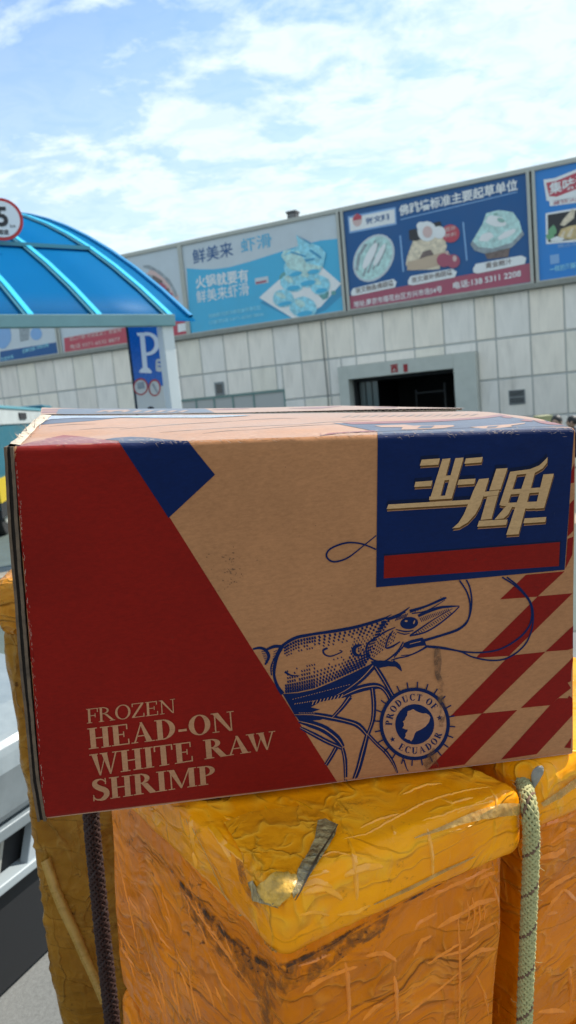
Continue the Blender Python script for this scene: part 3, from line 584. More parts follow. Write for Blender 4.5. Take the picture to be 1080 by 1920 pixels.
# ------------------------------------------------------------------ teal truck far left
tA = at_y(-60, 758, 9.6); tA = Vector((-4.16, 11.4, 0)); tB = Vector((-4.97, 16.2, 0)); td = (tB - tA).normalized(); tn = Vector((td.y, -td.x, 0))
tk = thing('teal_truck', 'teal sided truck with a white top rail parked beyond the left edge of the carton', 'truck', tA - tn * 0.9 + td * 1.5)
def tbx(mb, a, b_, o0, o1, z0, z1): return mb.box(tA + td * (a + b_) / 2 + tn * (o0 + o1) / 2 + UPV * (z0 + z1) / 2, td * abs(b_ - a) / 2, tn * abs(o1 - o0) / 2, UPV * abs(z1 - z0) / 2)
M_teal = mat('teal_paint', (0.012, 0.115, 0.16), 0.4, vary=0.1, vscale=2); M_tealL = mat('teal_rail', (0.10, 0.30, 0.36), 0.4); M_wrail = mat('white_rail', (0.42, 0.46, 0.46), 0.45, vary=0.08); M_tyre = mat('tyre_rubber', (0.015, 0.015, 0.016), 0.8, bump=0.3)
p = MB(); tbx(p, -1.2, 5.0, -1.8, 0, 0.42, 1.60); p.build('cargo_body', M_teal, tk, bevel=0.02)
p = MB(); tbx(p, -1.2, 5.0, -1.82, 0.02, 1.60, 1.84); p.build('side_rail', M_wrail, tk, bevel=0.01)
p = MB(); tbx(p, -1.22, 5.02, -1.84, 0.04, 1.84, 1.89); p.build('top_rail', M_tealL, tk, bevel=0.01)
p = MB(); tbx(p, 1.35, 2.05, 0.02, 0.04, 1.68, 1.79); p.build('vent', M_dark, tk)
p = MB(); tbx(p, -1.1, 0.22, 0.0, 0.03, 0.52, 0.85); p.build('hazard_plate', mat('hazard_yellow', (0.50, 0.36, 0.01), 0.5), tk)
p = MB(); tbx(p, -1.1, 0.30, -0.2, 0.02, 0.30, 0.52); p.build('bumper', M_dark, tk)
for a in (-0.5, 3.6):
    for o_w in (-0.16, -1.64):
        p = MB(); cc = tA + td * a + tn * o_w + UPV * 0.36
        p.tube([cc - tn * 0.11, cc + tn * 0.11], 0.36, 20); w = p.build('wheel', M_tyre, tk, bevel=0.02)
        p = MB(); p.tube([cc - tn * 0.12, cc + tn * 0.12], 0.19, 16); p.build('rim', M_frame, w)
p = MB(); tbx(p, 5.15, 6.6, -1.75, -0.05, 0.42, 2.0); p.build('cab', M_teal, tk, bevel=0.06)
p = MB(); tbx(p, -1.0, 6.4, -1.3, -0.5, 0.30, 0.42); p.build('chassis', M_dark, tk)

# ------------------------------------------------------------------ white van nose at left
vz = 0.30
kz = (EYE - vz) / 1.3
vA = Vector((-0.914 * kz, 2.035 * kz, 0)); vB = Vector((-0.874 * kz, 2.114 * kz, 0)); vt_ = (vB - vA).normalized(); vn = Vector((vt_.y, -vt_.x, 0))
van = thing('silver_van', 'pale silver van nose with slotted grey lower grille at the left edge', 'van', vA - vn * 0.9)
M_vwhite = mat('van_white_paint', (0.205, 0.24, 0.255), 0.4, coat=0.2, vary=0.12, vscale=12); M_vgrey = mat('van_grey_trim', (0.20, 0.235, 0.25), 0.5, vary=0.1, vscale=15)
def vpt(a, o_, z): return vA + vt_ * a + vn * o_ + UPV * z
def vprof(name, pr, a0, a1, m, bevel=0.0):
    p = MB(); p.prism([vpt(a0, o_, z) for o_, z in pr], vt_ * (a1 - a0)); return p.build(name, m, van, bevel=bevel, seg=3)
z1v = vz + 0.135
vprof('body', [(0.03, z1v + 0.035), (0.045, z1v + 0.18), (0.02, 0.68), (-0.10, 0.73), (-0.75, 0.80), (-1.25, 1.85), (-3.6, 1.9), (-3.75, 1.0), (-3.7, 0.30), (-0.2, 0.30), (-0.05, z1v + 0.035)], -1.15, 0.45, M_vwhite, 0.03)
vprof('bumper_trim', [(0.035, z1v), (0.035, z1v + 0.033), (-0.12, z1v + 0.033), (-0.12, z1v)], -1.1, 0.40, M_vgrey, 0.005)
vprof('grille_backing', [(-0.03, vz), (-0.03, z1v), (-0.2, z1v), (-0.2, vz)], -1.05, 0.36, M_dark)
vprof('lower_lip', [(0.02, vz - 0.012), (0.02, vz + 0.015), (-0.15, vz + 0.015), (-0.15, vz - 0.012)], -1.1, 0.40, mat('van_lip_grey', (0.36, 0.41, 0.43), 0.45), 0.005)
p = MB(); p.prism([vpt(0.045, 0.012, vz), vpt(0.12, 0.012, vz), vpt(0.16, 0.012, z1v), vpt(0.10, 0.012, z1v)], -vn * 0.03); p.build('corner_strut', mat('van_strut_grey', (0.42, 0.47, 0.50), 0.45), van, bevel=0.003)
for k in range(9):
    a = -0.62 + 0.072 * k
    p = MB(); p.prism([vpt(a, 0.0, vz + 0.03), vpt(a + 0.012, 0.0, vz + 0.03), vpt(a + 0.045, 0.0, z1v - 0.012), vpt(a + 0.033, 0.0, z1v - 0.012)], -vn * 0.02); p.build('grille_slat', M_frame, van)
vprof('under_van_shade', [(-0.01, 0.012), (-0.01, vz - 0.015), (-3.4, vz - 0.015), (-3.4, 0.012)], -1.0, 0.34, M_dark)  # dark solid added to stand for the shade beneath the van
vprof('windscreen', [(-0.80, 0.92), (-1.20, 1.77), (-1.23, 1.77), (-0.83, 0.92)], -1.05, 0.35, mat('windscreen_glass', (0.02, 0.03, 0.035), 0.05, spec=0.9), 0.0)
for a in (-0.95, 0.25):
    p = MB(); p.box(vpt(a, 0.03, 0.60), vt_ * 0.12, vn * 0.02, UPV * 0.05); p.build('headlight', mat('headlight_glass', (0.55, 0.6, 0.62), 0.1, spec=0.9), van, bevel=0.02)
for a in (-0.98, 0.28):
    for o_ in (-0.72, -3.0):
        c_ = vpt(a, o_, 0.30); p = MB(); p.tube([c_ - vt_ * 0.09, c_ + vt_ * 0.09], 0.30, 24); w = p.build('wheel', M_tyre, van, bevel=0.02)
        p = MB(); p.tube([c_ - vt_ * 0.10, c_ + vt_ * 0.10], 0.17, 16); p.build('rim', M_frame, w)

# ------------------------------------------------------------------ two people crouching far off
def person(loc, face, cloth, label, hs):
    root = thing('person', label, 'person', loc, 'people sitting in front of the hall')
    k = hs
    J = {'pel': (0, 0, .26), 'spi': (0, .03, .42), 'che': (0, .07, .58), 'nec': (0, .09, .70), 'hdb': (0, .10, .76),
         'lh': (-.10, 0, .25), 'lk': (-.17, .36, .40), 'la': (-.15, .30, .06), 'lf': (-.16, .46, .03), 'rh': (.10, 0, .25), 'rk': (.17, .36, .40), 'ra': (.15, .30, .06), 'rf': (.16, .46, .03),
         'ls': (-.18, .08, .64), 'le': (-.24, .24, .46), 'lw': (-.12, .42, .44), 'ld': (-.07, .48, .45), 'rs': (.18, .08, .64), 're': (.24, .24, .46), 'rw': (.12, .42, .44), 'rd': (.07, .48, .45)}
    Rd = dict(pel=.14, spi=.13, che=.14, nec=.055, hdb=.05, lh=.10, lk=.065, la=.045, lf=.04, rh=.10, rk=.065, ra=.045, rf=.04, ls=.065, le=.045, lw=.03, ld=.035, rs=.065, re=.045, rw=.03, rd=.035)
    E_ = [('pel', 'spi'), ('spi', 'che'), ('che', 'nec'), ('nec', 'hdb'), ('pel', 'lh'), ('lh', 'lk'), ('lk', 'la'), ('la', 'lf'), ('pel', 'rh'), ('rh', 'rk'), ('rk', 'ra'), ('ra', 'rf'), ('che', 'ls'), ('ls', 'le'), ('le', 'lw'), ('lw', 'ld'), ('che', 'rs'), ('rs', 're'), ('re', 'rw'), ('rw', 'rd')]
    names = list(J); c, s = math.cos(face), math.sin(face)
    def T(v): return Vector((v[0] * c - v[1] * s, v[0] * s + v[1] * c, v[2])) * k
    me = bpy.data.meshes.new('body'); me.from_pydata([T(J[n]) for n in names], [(names.index(a), names.index(b)) for a, b in E_], [])
    o = bpy.data.objects.new('body', me); COL.objects.link(o); o.parent = root; me.materials.append(cloth)
    md = o.modifiers.new('skin', 'SKIN'); me.skin_vertices  # made by the modifier
    for i, n in enumerate(names):
        me.skin_vertices[0].data[i].radius = (Rd[n] * k, Rd[n] * k)
    me.skin_vertices[0].data[0].use_root = True
    o.modifiers.new('sub', 'SUBSURF').levels = 1; o.modifiers['sub'].render_levels = 2
    skin = mat('skin', (0.42, 0.26, 0.18), 0.5); hair = mat('black_hair', (0.012, 0.011, 0.011), 0.55, bump=0.6, bscale=200)
    def ball(name, cpos, r, m, part=None, sc=(1, 1, 1)):
        mb = MB(); n = 14; vs = []; fs = []
        for a in range(n + 1):
            for b in range(n * 2):
                th, ph = math.pi * a / n, math.pi * b / n
                vs.append(root.location + T((cpos[0] + r * sc[0] * math.sin(th) * math.cos(ph), cpos[1] + r * sc[1] * math.sin(th) * math.sin(ph), cpos[2] + r * sc[2] * math.cos(th))))
        for a in range(n):
            for b in range(n * 2): fs.append((a * 2 * n + b, a * 2 * n + (b + 1) % (2 * n), (a + 1) * 2 * n + (b + 1) % (2 * n), (a + 1) * 2 * n + b))
        return mk(name, vs, fs, m, part or root, True)
    hd = ball('head', (0, .12, .86), .095, skin, None, (.82, 1, 1.15))
    ball('hair', (0, .105, .885), .10, hair, hd, (.9, 1.02, 1.0)); ball('nose', (0, .215, .85), .014, skin, hd); 
    for e_ in (-1, 1): ball('ear', (e_ * .082, .12, .86), .02, skin, hd, (.5, 1, 1.4)); ball('eye', (e_ * .032, .205, .872), .010, hair, hd)
    ball('mouth', (0, .206, .815), .018, mat('lips', (0.3, 0.1, 0.09), 0.5), hd, (1, .4, .3))
    return root
pa = at_y(1048, 777, 12.0); pb = at_y(1084, 778, 12.6)
person(Vector((pa.x, pa.y, 0)), 2.4, mat('dark_jacket', (0.02, 0.02, 0.025), 0.8), 'dark haired person crouching far off, only the head showing over the carton', pa.z / .985)
person(Vector((pb.x, pb.y, 0)), 1.2, mat('navy_jacket', (0.01, 0.015, 0.04), 0.8), 'dark haired person crouching at the very right edge, half cut by the picture', pb.z / .985)
yb = at_y(1018, 779, 13.5)
ybx = thing('yellow_box', 'small pale yellow box on the ground, left of the crouching people', 'box', Vector((yb.x, yb.y, 0)))
M_yb = mat('pale_yellow_board', (0.42, 0.40, 0.20), 0.7, vary=0.1)
p = MB(); p.box((yb.x, yb.y, yb.z / 2 - 0.01), (0.12, 0, 0), (0, 0.15, 0), (0, 0, yb.z / 2 - 0.01)); p.build('carton', M_yb, ybx, bevel=0.01)
p = MB(); p.box((yb.x, yb.y, yb.z - 0.012), (0.125, 0, 0), (0, 0.155, 0), (0, 0, 0.012)); p.build('lid', mat('pale_yellow_lid', (0.46, 0.44, 0.25), 0.7), ybx)

# ------------------------------------------------------------------ carton frame of reference
CO = Vector((-0.266, 0.686, -0.38 + EYE)); CU = Vector((0.982, 0.177, -0.062)).normalized(); CV = Vector((0.069, -0.035, 0.997)); CV = (CV - CU * CV.dot(CU)).normalized(); CN = CU.cross(CV).normalized()   # CN towards the camera
def cat_t(px, py, t): return at_plane(px, py, CO - CN * t, CN)

# ------------------------------------------------------------------ wrapped crates
def tape_mat(name, base, deep, dirt=0.3, wscale=1.0, rough=0.27, streak=(1, 1, 1), relief=1.0, smooth_at=0.50):
    """glossy packing tape wound over a foam box: creased facets at three sizes, tape courses, grime in the folds"""
    m = bpy.data.materials.new(name); m.use_nodes = True; nt = m.node_tree; L = nt.links.new; b = nt.nodes['Principled BSDF']
    tc = N(nt, 'ShaderNodeTexCoord'); co = tc.outputs['Object']
    def math_(op, a, b_=None, c_=None, clamp=False):
        n = N(nt, 'ShaderNodeMath', operation=op, use_clamp=clamp)
        for i_, v in enumerate((a, b_, c_)):
            if v is None: continue
            if hasattr(v, 'is_linked'): L(v, n.inputs[i_])
            else: n.inputs[i_].default_value = v
        return n.outputs[0]
    def rng_(v, a, b_, c_, d):
        n = N(nt, 'ShaderNodeMapRange', inp={1: a, 2: b_, 3: c_, 4: d}); L(v, n.inputs[0]); return n.outputs[0]
    wn = N(nt, 'ShaderNodeTexNoise', inp={'Scale': 8, 'Detail': 3}); L(co, wn.inputs['Vector'])
    wm = N(nt, 'ShaderNodeMix', data_type='RGBA', blend_type='LINEAR_LIGHT', inp={0: 0.05}); L(co, wm.inputs[6]); L(wn.outputs['Color'], wm.inputs[7])
    hs = []
    # long creases running with the tape, in four directions and sizes: (scale, turn, stretch, height, thinness)
    for i_, (sc, rot, st, am, k_) in enumerate(((11, (0.10, 0.55, 0.0), (0.35, 0.35, 1.7), 0.9, 22.0), (20, (0.0, -0.95, 0.5), (0.5, 0.6, 1.6), 0.5, 16.0), (24, (0.9, 0.15, -0.4), (0.5, 0.5, 1.5), 0.45, 16.0), (16, (1.45, 0.1, 0.1), (1.8, 1.8, 0.4), 0.4, 20.0))):
        mp = N(nt, 'ShaderNodeMapping'); mp.inputs['Rotation'].default_value = rot; mp.inputs['Scale'].default_value = tuple(q * w for q, w in zip(st, streak)); L(wm.outputs[2], mp.inputs[0])
        nz = N(nt, 'ShaderNodeTexNoise', inp={'Scale': sc * wscale, 'Detail': 1.5, 'Roughness': 0.45, 'Distortion': 0.3}); L(mp.outputs[0], nz.inputs['Vector'])
        dist = math_('ABSOLUTE', math_('SUBTRACT', nz.outputs[0], 0.5))
        thin = math_('SUBTRACT', 1.0, math_('MULTIPLY', dist, k_), clamp=True)
        thin = math_('POWER', thin, 1.6)
        tent = math_('MULTIPLY', dist, -2.0)
        rn = N(nt, 'ShaderNodeTexNoise', inp={'Scale': 7.0 + 3 * i_, 'Detail': 2}); L(mp.outputs[0], rn.inputs['Vector'])
        rn.inputs['Scale'].default_value = 9.0 + 3 * i_
        on = rng_(rn.outputs[0], smooth_at, smooth_at + 0.12, 0.0, 1.0)
        both = math_('MULTIPLY_ADD', thin, 0.55, tent)
        hs.append((math_('MULTIPLY', math_('MULTIPLY', both, on), am), math_('MULTIPLY', thin, on)))
    fine = N(nt, 'ShaderNodeTexNoise', inp={'Scale': 130 * wscale, 'Detail': 5, 'Roughness': 0.6, 'Distortion': 0.8}); L(wm.outputs[2], fine.inputs['Vector'])
    swell = N(nt, 'ShaderNodeTexNoise', inp={'Scale': 20, 'Detail': 3}); L(wm.outputs[2], swell.inputs['Vector'])
    h = math_('ADD', math_('ADD', hs[0][0], hs[1][0]), math_('ADD', hs[2][0], hs[3][0]))
    mpv = N(nt, 'ShaderNodeMapping'); mpv.inputs['Rotation'].default_value = (0.4, 0.5, 0.2); mpv.inputs['Scale'].default_value = (0.7, 0.9, 2.0); L(wm.outputs[2], mpv.inputs[0])
    fv = N(nt, 'ShaderNodeTexVoronoi', feature='F1', inp={'Scale': 26 * wscale, 'Randomness': 1.0, 'Detail': 1.0, 'Roughness': 0.5}); L(mpv.outputs[0], fv.inputs['Vector'])
    fm = N(nt, 'ShaderNodeTexNoise', inp={'Scale': 9, 'Detail': 2}); L(co, fm.inputs['Vector'])
    h = math_('MULTIPLY_ADD', math_('MULTIPLY', fv.outputs['Distance'], rng_(fm.outputs[0], smooth_at - 0.03, smooth_at + 0.12, 0.10, 1.0)), 0.55, h)
    h = math_('MULTIPLY_ADD', fine.outputs[0], 0.07, h); h = math_('MULTIPLY_ADD', swell.outputs[0], 0.45, h)
    # edges of the tape courses stand up by the film's thickness
    sp = N(nt, 'ShaderNodeSeparateXYZ'); L(wm.outputs[2], sp.inputs[0])
    crs = math_('MULTIPLY_ADD', sp.outputs[0], 4.0, math_('MULTIPLY', sp.outputs[2], 17.0)); frc = math_('FRACT', crs)
    lip = rng_(frc, 0.0, 0.03, 1.0, 0.0)
    h = math_('MULTIPLY_ADD', lip, 0.25, h)
    bp = N(nt, 'ShaderNodeBump', inp={'Strength': 1.0, 'Distance': 0.0060 * relief}); L(h, bp.inputs['Height']); L(bp.outputs[0], b.inputs['Normal'])
    big = N(nt, 'ShaderNodeTexNoise', inp={'Scale': 7, 'Detail': 5, 'Roughness': 0.55}); L(wm.outputs[2], big.inputs['Vector'])
    r = rng_(big.outputs[0], 0.32, 0.68, 0.0, 1.0)
    x = N(nt, 'ShaderNodeMix', data_type='RGBA'); x.inputs[6].default_value = (*deep, 1); x.inputs[7].default_value = (*base, 1); L(r, x.inputs[0])
    bwn = N(nt, 'ShaderNodeTexWhiteNoise', noise_dimensions='1D'); L(math_('FLOOR', crs), bwn.inputs['W'])
    bx_ = N(nt, 'ShaderNodeMix', data_type='RGBA', blend_type='MULTIPLY', inp={0: 1.0}); L(x.outputs[2], bx_.inputs[6]); L(rng_(bwn.outputs[0], 0, 1, 0.90, 1.08), bx_.inputs[7]); x = bx_
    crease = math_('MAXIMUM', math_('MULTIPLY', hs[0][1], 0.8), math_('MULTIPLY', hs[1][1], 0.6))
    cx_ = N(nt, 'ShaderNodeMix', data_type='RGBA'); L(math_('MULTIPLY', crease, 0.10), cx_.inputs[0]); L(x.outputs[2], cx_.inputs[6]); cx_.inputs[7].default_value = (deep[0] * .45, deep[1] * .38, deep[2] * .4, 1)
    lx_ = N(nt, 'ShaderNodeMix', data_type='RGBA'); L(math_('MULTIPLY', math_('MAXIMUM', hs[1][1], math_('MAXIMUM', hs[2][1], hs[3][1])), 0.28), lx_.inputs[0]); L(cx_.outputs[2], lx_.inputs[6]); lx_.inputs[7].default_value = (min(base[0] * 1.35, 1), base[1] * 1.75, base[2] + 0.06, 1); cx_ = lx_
    dn = N(nt, 'ShaderNodeTexNoise', inp={'Scale': 55, 'Detail': 6, 'Roughness': 0.75}); L(co, dn.inputs['Vector'])
    dm = N(nt, 'ShaderNodeTexNoise', inp={'Scale': 8, 'Detail': 2}); L(co, dm.inputs['Vector'])
    dd = math_('MULTIPLY_ADD', dm.outputs[0], 0.35, math_('MULTIPLY_ADD', crease, 0.05, dn.outputs[0]))
    dr = rng_(dd, 0.80, 0.88, 0.0, dirt)
    y = N(nt, 'ShaderNodeMix', data_type='RGBA'); L(dr, y.inputs[0]); L(cx_.outputs[2], y.inputs[6]); y.inputs[7].default_value = (0.06, 0.022, 0.008, 1)
    L(y.outputs[2], b.inputs['Base Color'])
    L(rng_(big.outputs[0], 0.3, 0.7, rough - 0.05, rough + 0.08), b.inputs['Roughness'])
    b.inputs['Coat Weight'].default_value = 0.13; b.inputs['Coat Roughness'].default_value = 0.04; b.inputs['Specular IOR Level'].default_value = 0.30
    b.inputs['Specular Tint'].default_value = (1.0, 0.62, 0.22, 1); b.inputs['Coat Tint'].default_value = (1.0, 0.9, 0.75, 1)
    return m
Y1, Y2 = (0.80, 0.345, 0.022), (0.55, 0.175, 0.010)
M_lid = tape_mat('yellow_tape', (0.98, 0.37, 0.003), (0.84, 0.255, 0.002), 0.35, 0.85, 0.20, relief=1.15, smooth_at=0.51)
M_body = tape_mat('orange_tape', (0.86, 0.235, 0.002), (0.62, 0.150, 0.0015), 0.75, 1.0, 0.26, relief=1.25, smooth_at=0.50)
M_old = tape_mat('brown_yellow_tape', (0.36, 0.165, 0.018), (0.22, 0.09, 0.010), 0.8, 0.9, 0.24, streak=(1.6, 1.6, 0.35), relief=1.2, smooth_at=0.46)
def rbox(corner, ex, ey, ez, dims, r, name, m, parent, step=0.005, amp=0.0022, seed=0, crease=0.0011, taper=0.0, crumple=0.0):
    """rounded wrapped box; corner + ex*[0,dx] + ey*[0,dy] + ez*[0,dz], with pressed-in wrinkles"""
    dx_, dy_, dz_ = dims; n = [max(4, int(d / step)) for d in dims]
    idx = {}; P = []; Fc = []
    def vid(i, j, k):
        key = (i, j, k)
        if key not in idx: idx[key] = len(P); P.append((i / n[0] * dx_, j / n[1] * dy_, k / n[2] * dz_))
        return idx[key]
    for i in range(n[0]):
        for j in range(n[1]):
            Fc.append((vid(i, j, 0), vid(i, j + 1, 0), vid(i + 1, j + 1, 0), vid(i + 1, j, 0))); Fc.append((vid(i, j, n[2]), vid(i + 1, j, n[2]), vid(i + 1, j + 1, n[2]), vid(i, j + 1, n[2])))
    for i in range(n[0]):
        for k in range(n[2]):
            Fc.append((vid(i, 0, k), vid(i + 1, 0, k), vid(i + 1, 0, k + 1), vid(i, 0, k + 1))); Fc.append((vid(i, n[1], k), vid(i, n[1], k + 1), vid(i + 1, n[1], k + 1), vid(i + 1, n[1], k)))
    for j in range(n[1]):
        for k in range(n[2]):
            Fc.append((vid(0, j, k), vid(0, j, k + 1), vid(0, j + 1, k + 1), vid(0, j + 1, k))); Fc.append((vid(n[0], j, k), vid(n[0], j + 1, k), vid(n[0], j + 1, k + 1), vid(n[0], j, k + 1)))
    P = np.array(P); D = np.array(dims); lo = np.array([r, r, r]); lo = np.minimum(lo, D / 2 - 1e-4)
    C = np.clip(P, lo, D - lo); d = P - C; ln = np.linalg.norm(d, axis=1, keepdims=True); nn = d / np.maximum(ln, 1e-9)
    flatm = (ln[:, 0] < 1e-9)
    Q = C + nn * r
    Q[flatm] = P[flatm]
    # cushion between hard corners, wrinkles
    q = P * 9 + seed * 3.1
    disp = fbm(q, 2, seed) * amp
    w = P + 0.02 * np.stack([vnoise(P * 11, seed + 5), vnoise(P * 11, seed + 6), vnoise(P * 11, seed + 7)], 1)
    rid = 1 - np.abs(vnoise(w * np.array([26, 26, 14]), seed + 9)) * 2.2
    rid = np.clip(rid, 0, 1) ** 3
    rid2 = np.clip(1 - np.abs(vnoise(w @ np.array([[30, 6, 0], [-6, 30, 10], [20, -10, 44.]]), seed + 12)) * 2.6, 0, 1) ** 2
    msk = np.clip(vnoise(P * 6, seed + 20) * 1.6 + 0.4, 0, 1)
    disp = disp + crease * (rid * 0.8 + rid2 * msk)
    if crumple:      # tape bunched up under the lid, worst at the near corner
        cd = np.hypot(P[:, 0], P[:, 1]); zt = np.clip(1 - (dz_ - 0.025 - P[:, 2]) / (0.035 + 0.07 * np.exp(-cd / 0.06)), 0, 1) * np.clip(1.15 - cd / 0.30, 0.25, 1)
        c1 = 1 - np.abs(vnoise(w * np.array([75, 75, 60]), seed + 31)) * 2; c2 = 1 - np.abs(vnoise(w * np.array([130, 130, 150]), seed + 33)) * 2
        disp = disp + zt * crumple * (0.75 * c1 + 0.4 * c2 - 0.3)
    Q = Q + nn * disp[:, None]
    # flat vertices have no nn: none exist apart from the interior of faces when r>0
    if taper: 
        f_ = 1 - taper * (1 - P[:, 2:3] / dz_); Q[:, :2] = D[:2] / 2 + (Q[:, :2] - D[:2] / 2) * f_
    ex, ey, ez = [np.array(v) for v in (ex, ey, ez)]
    Wd = np.array(corner) + Q[:, 0:1] * ex + Q[:, 1:2] * ey + Q[:, 2:3] * ez
    return mk(name, Wd.tolist(), Fc, m, parent, True)

TZ = CV.copy()                                             # crates share the lean of the carton
yaw = math.radians(32.0)
EX = Vector((math.cos(math.radians(29.5)), math.sin(math.radians(29.5)), 0)); EX = (EX - TZ * EX.dot(TZ)).normalized()
EY = Vector((math.cos(math.radians(126.0)), math.sin(math.radians(126.0)), 0)); EY = (EY - TZ * EY.dot(TZ)).normalized(); EPN = TZ.cross(EX).normalized()   # the boxes are squashed a little out of square
LIDH = 0.076
P_top = CO - CV * 0.006                                   # plane the carton stands on
def on_top(px, py, h): return at_plane(px, py, P_top - TZ * h, TZ)
C0 = on_top(528, 1818, LIDH)
crate_n = 0
def crate(label, corner, dx_, dy_, hl, hb, mats, seed, group='tape wrapped foam crates on the cart', over=0.013, ex=EX, ey=EY, ez=TZ, step=0.005):
    """corner: lower near corner of the lid"""
    corner = Vector(corner)
    base = corner - ez * hb
    t = thing('wrapped_crate', label, 'crate', base, group)
    rbox(corner, ex, ey, ez, (dx_, dy_, hl), 0.018, 'lid', mats[0], t, step=step, seed=seed, amp=0.0025)
    rbox(corner + ex * over + ey * over - ez * hb, ex, ey, ez, (dx_ - 2 * over, dy_ - 2 * over, hb + 0.025), 0.012, 'box', mats[1], t, step=step, seed=seed + 40, amp=0.003, taper=0.02, crumple=0.0042)
    return t
DXm, DYm, HB = 0.300, 0.425, 0.315
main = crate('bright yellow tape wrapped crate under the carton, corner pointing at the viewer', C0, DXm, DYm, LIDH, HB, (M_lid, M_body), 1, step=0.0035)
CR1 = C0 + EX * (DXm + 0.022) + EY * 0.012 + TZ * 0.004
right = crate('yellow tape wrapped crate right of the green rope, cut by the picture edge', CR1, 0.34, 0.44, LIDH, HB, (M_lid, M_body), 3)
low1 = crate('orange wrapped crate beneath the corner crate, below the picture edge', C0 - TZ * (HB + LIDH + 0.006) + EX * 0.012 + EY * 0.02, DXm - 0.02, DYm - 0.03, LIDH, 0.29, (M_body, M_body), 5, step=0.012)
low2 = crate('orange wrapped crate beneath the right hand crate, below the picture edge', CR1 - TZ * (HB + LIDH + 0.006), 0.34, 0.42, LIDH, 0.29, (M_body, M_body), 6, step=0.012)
# tall dull bale at the left
lx_ = Vector((math.cos(0.06), math.sin(0.06), 0)); ly_ = UPV.cross(lx_)
BLc = Vector((-0.462, 1.15, EYE - 0.325))
deck_z = (C0 - TZ * (HB + LIDH + 0.006 + 0.29)).z
bale = thing('wrapped_crate', 'tall dull brown yellow wrapped crate behind the left side of the carton', 'crate', Vector((-0.36, 1.3, 0.43)), 'tape wrapped foam crates on the cart')
rbox(Vector((-0.472, 1.15, 0.43)), lx_, ly_, UPV, (0.245, 0.36, EYE - 0.31 - 0.43), 0.014, 'box', M_old, bale, step=0.006, seed=8, amp=0.006, crease=0.003)
rbox(Vector((-0.476, 1.125, EYE - 0.325)), lx_, ly_, UPV, (0.245, 0.37, 0.100), 0.032, 'lid', tape_mat('amber_tape', (0.60, 0.25, 0.025), (0.42, 0.15, 0.012), 0.6, 0.9, 0.22, relief=1.4, smooth_at=0.44), bale, step=0.005, seed=9, amp=0.006, crease=0.003)
# raised tape seam running down the bale
sm = MB()
pts = [at_plane(x_, y_, Vector((-0.47, 1.146, 0)), -ly_) for x_, y_ in ((85, 1612), (100, 1660), (118, 1705), (140, 1750), (158, 1792), (178, 1835), (196, 1878))]
for a, b_ in zip(pts, pts[1:]):
    u_ = Vector((0.0075, 0, 0.004)); sm.add([a - u_ - ly_ * 0.001, a + u_ - ly_ * 0.002, b_ + u_ - ly_ * 0.002, b_ - u_ - ly_ * 0.001, a + ly_ * 0.004 - u_, b_ + ly_ * 0.004 - u_, a + u_ + ly_ * 0.006, b_ + u_ + ly_ * 0.006], [(0, 1, 2, 3), (0, 3, 5, 4), (1, 6, 7, 2)])
sm.build('tape_fold', mat('folded_tape', (0.48, 0.27, 0.06), 0.3, coat=0.4, vary=0.2, vscale=40), bale, smooth=True)

# cart the crates stand on
cart = thing('hand_cart', 'flat cart carrying the stacked wrapped crates, below the picture edge', 'cart', Vector((0.1, 1.1, 0)))
dz = 0.405
p = MB(); p.box((0.25, 1.16, dz), (0.72, 0, 0), (0, 0.56, 0), (0, 0, 0.02)); p.build('deck', mat('cart_deck', (0.10, 0.10, 0.09), 0.7, vary=0.3), cart, bevel=0.005)
for sx_ in (-1, 1):
    for sy in (-1, 1):
        cc = Vector((0.25 + 0.58 * sx_, 1.16 + 0.44 * sy, 0.13)); p = MB(); p.tube([cc - Vector((0.025, 0, 0)), cc + Vector((0.025, 0, 0))], 0.13, 20); w = p.build('wheel', M_tyre, cart, bevel=0.01)
        p = MB(); p.box(cc + Vector((0.035, 0, 0.13)), (0.006, 0, 0), (0, 0.03, 0), (0, 0, 0.13)); p.build('fork', M_frame, cart)

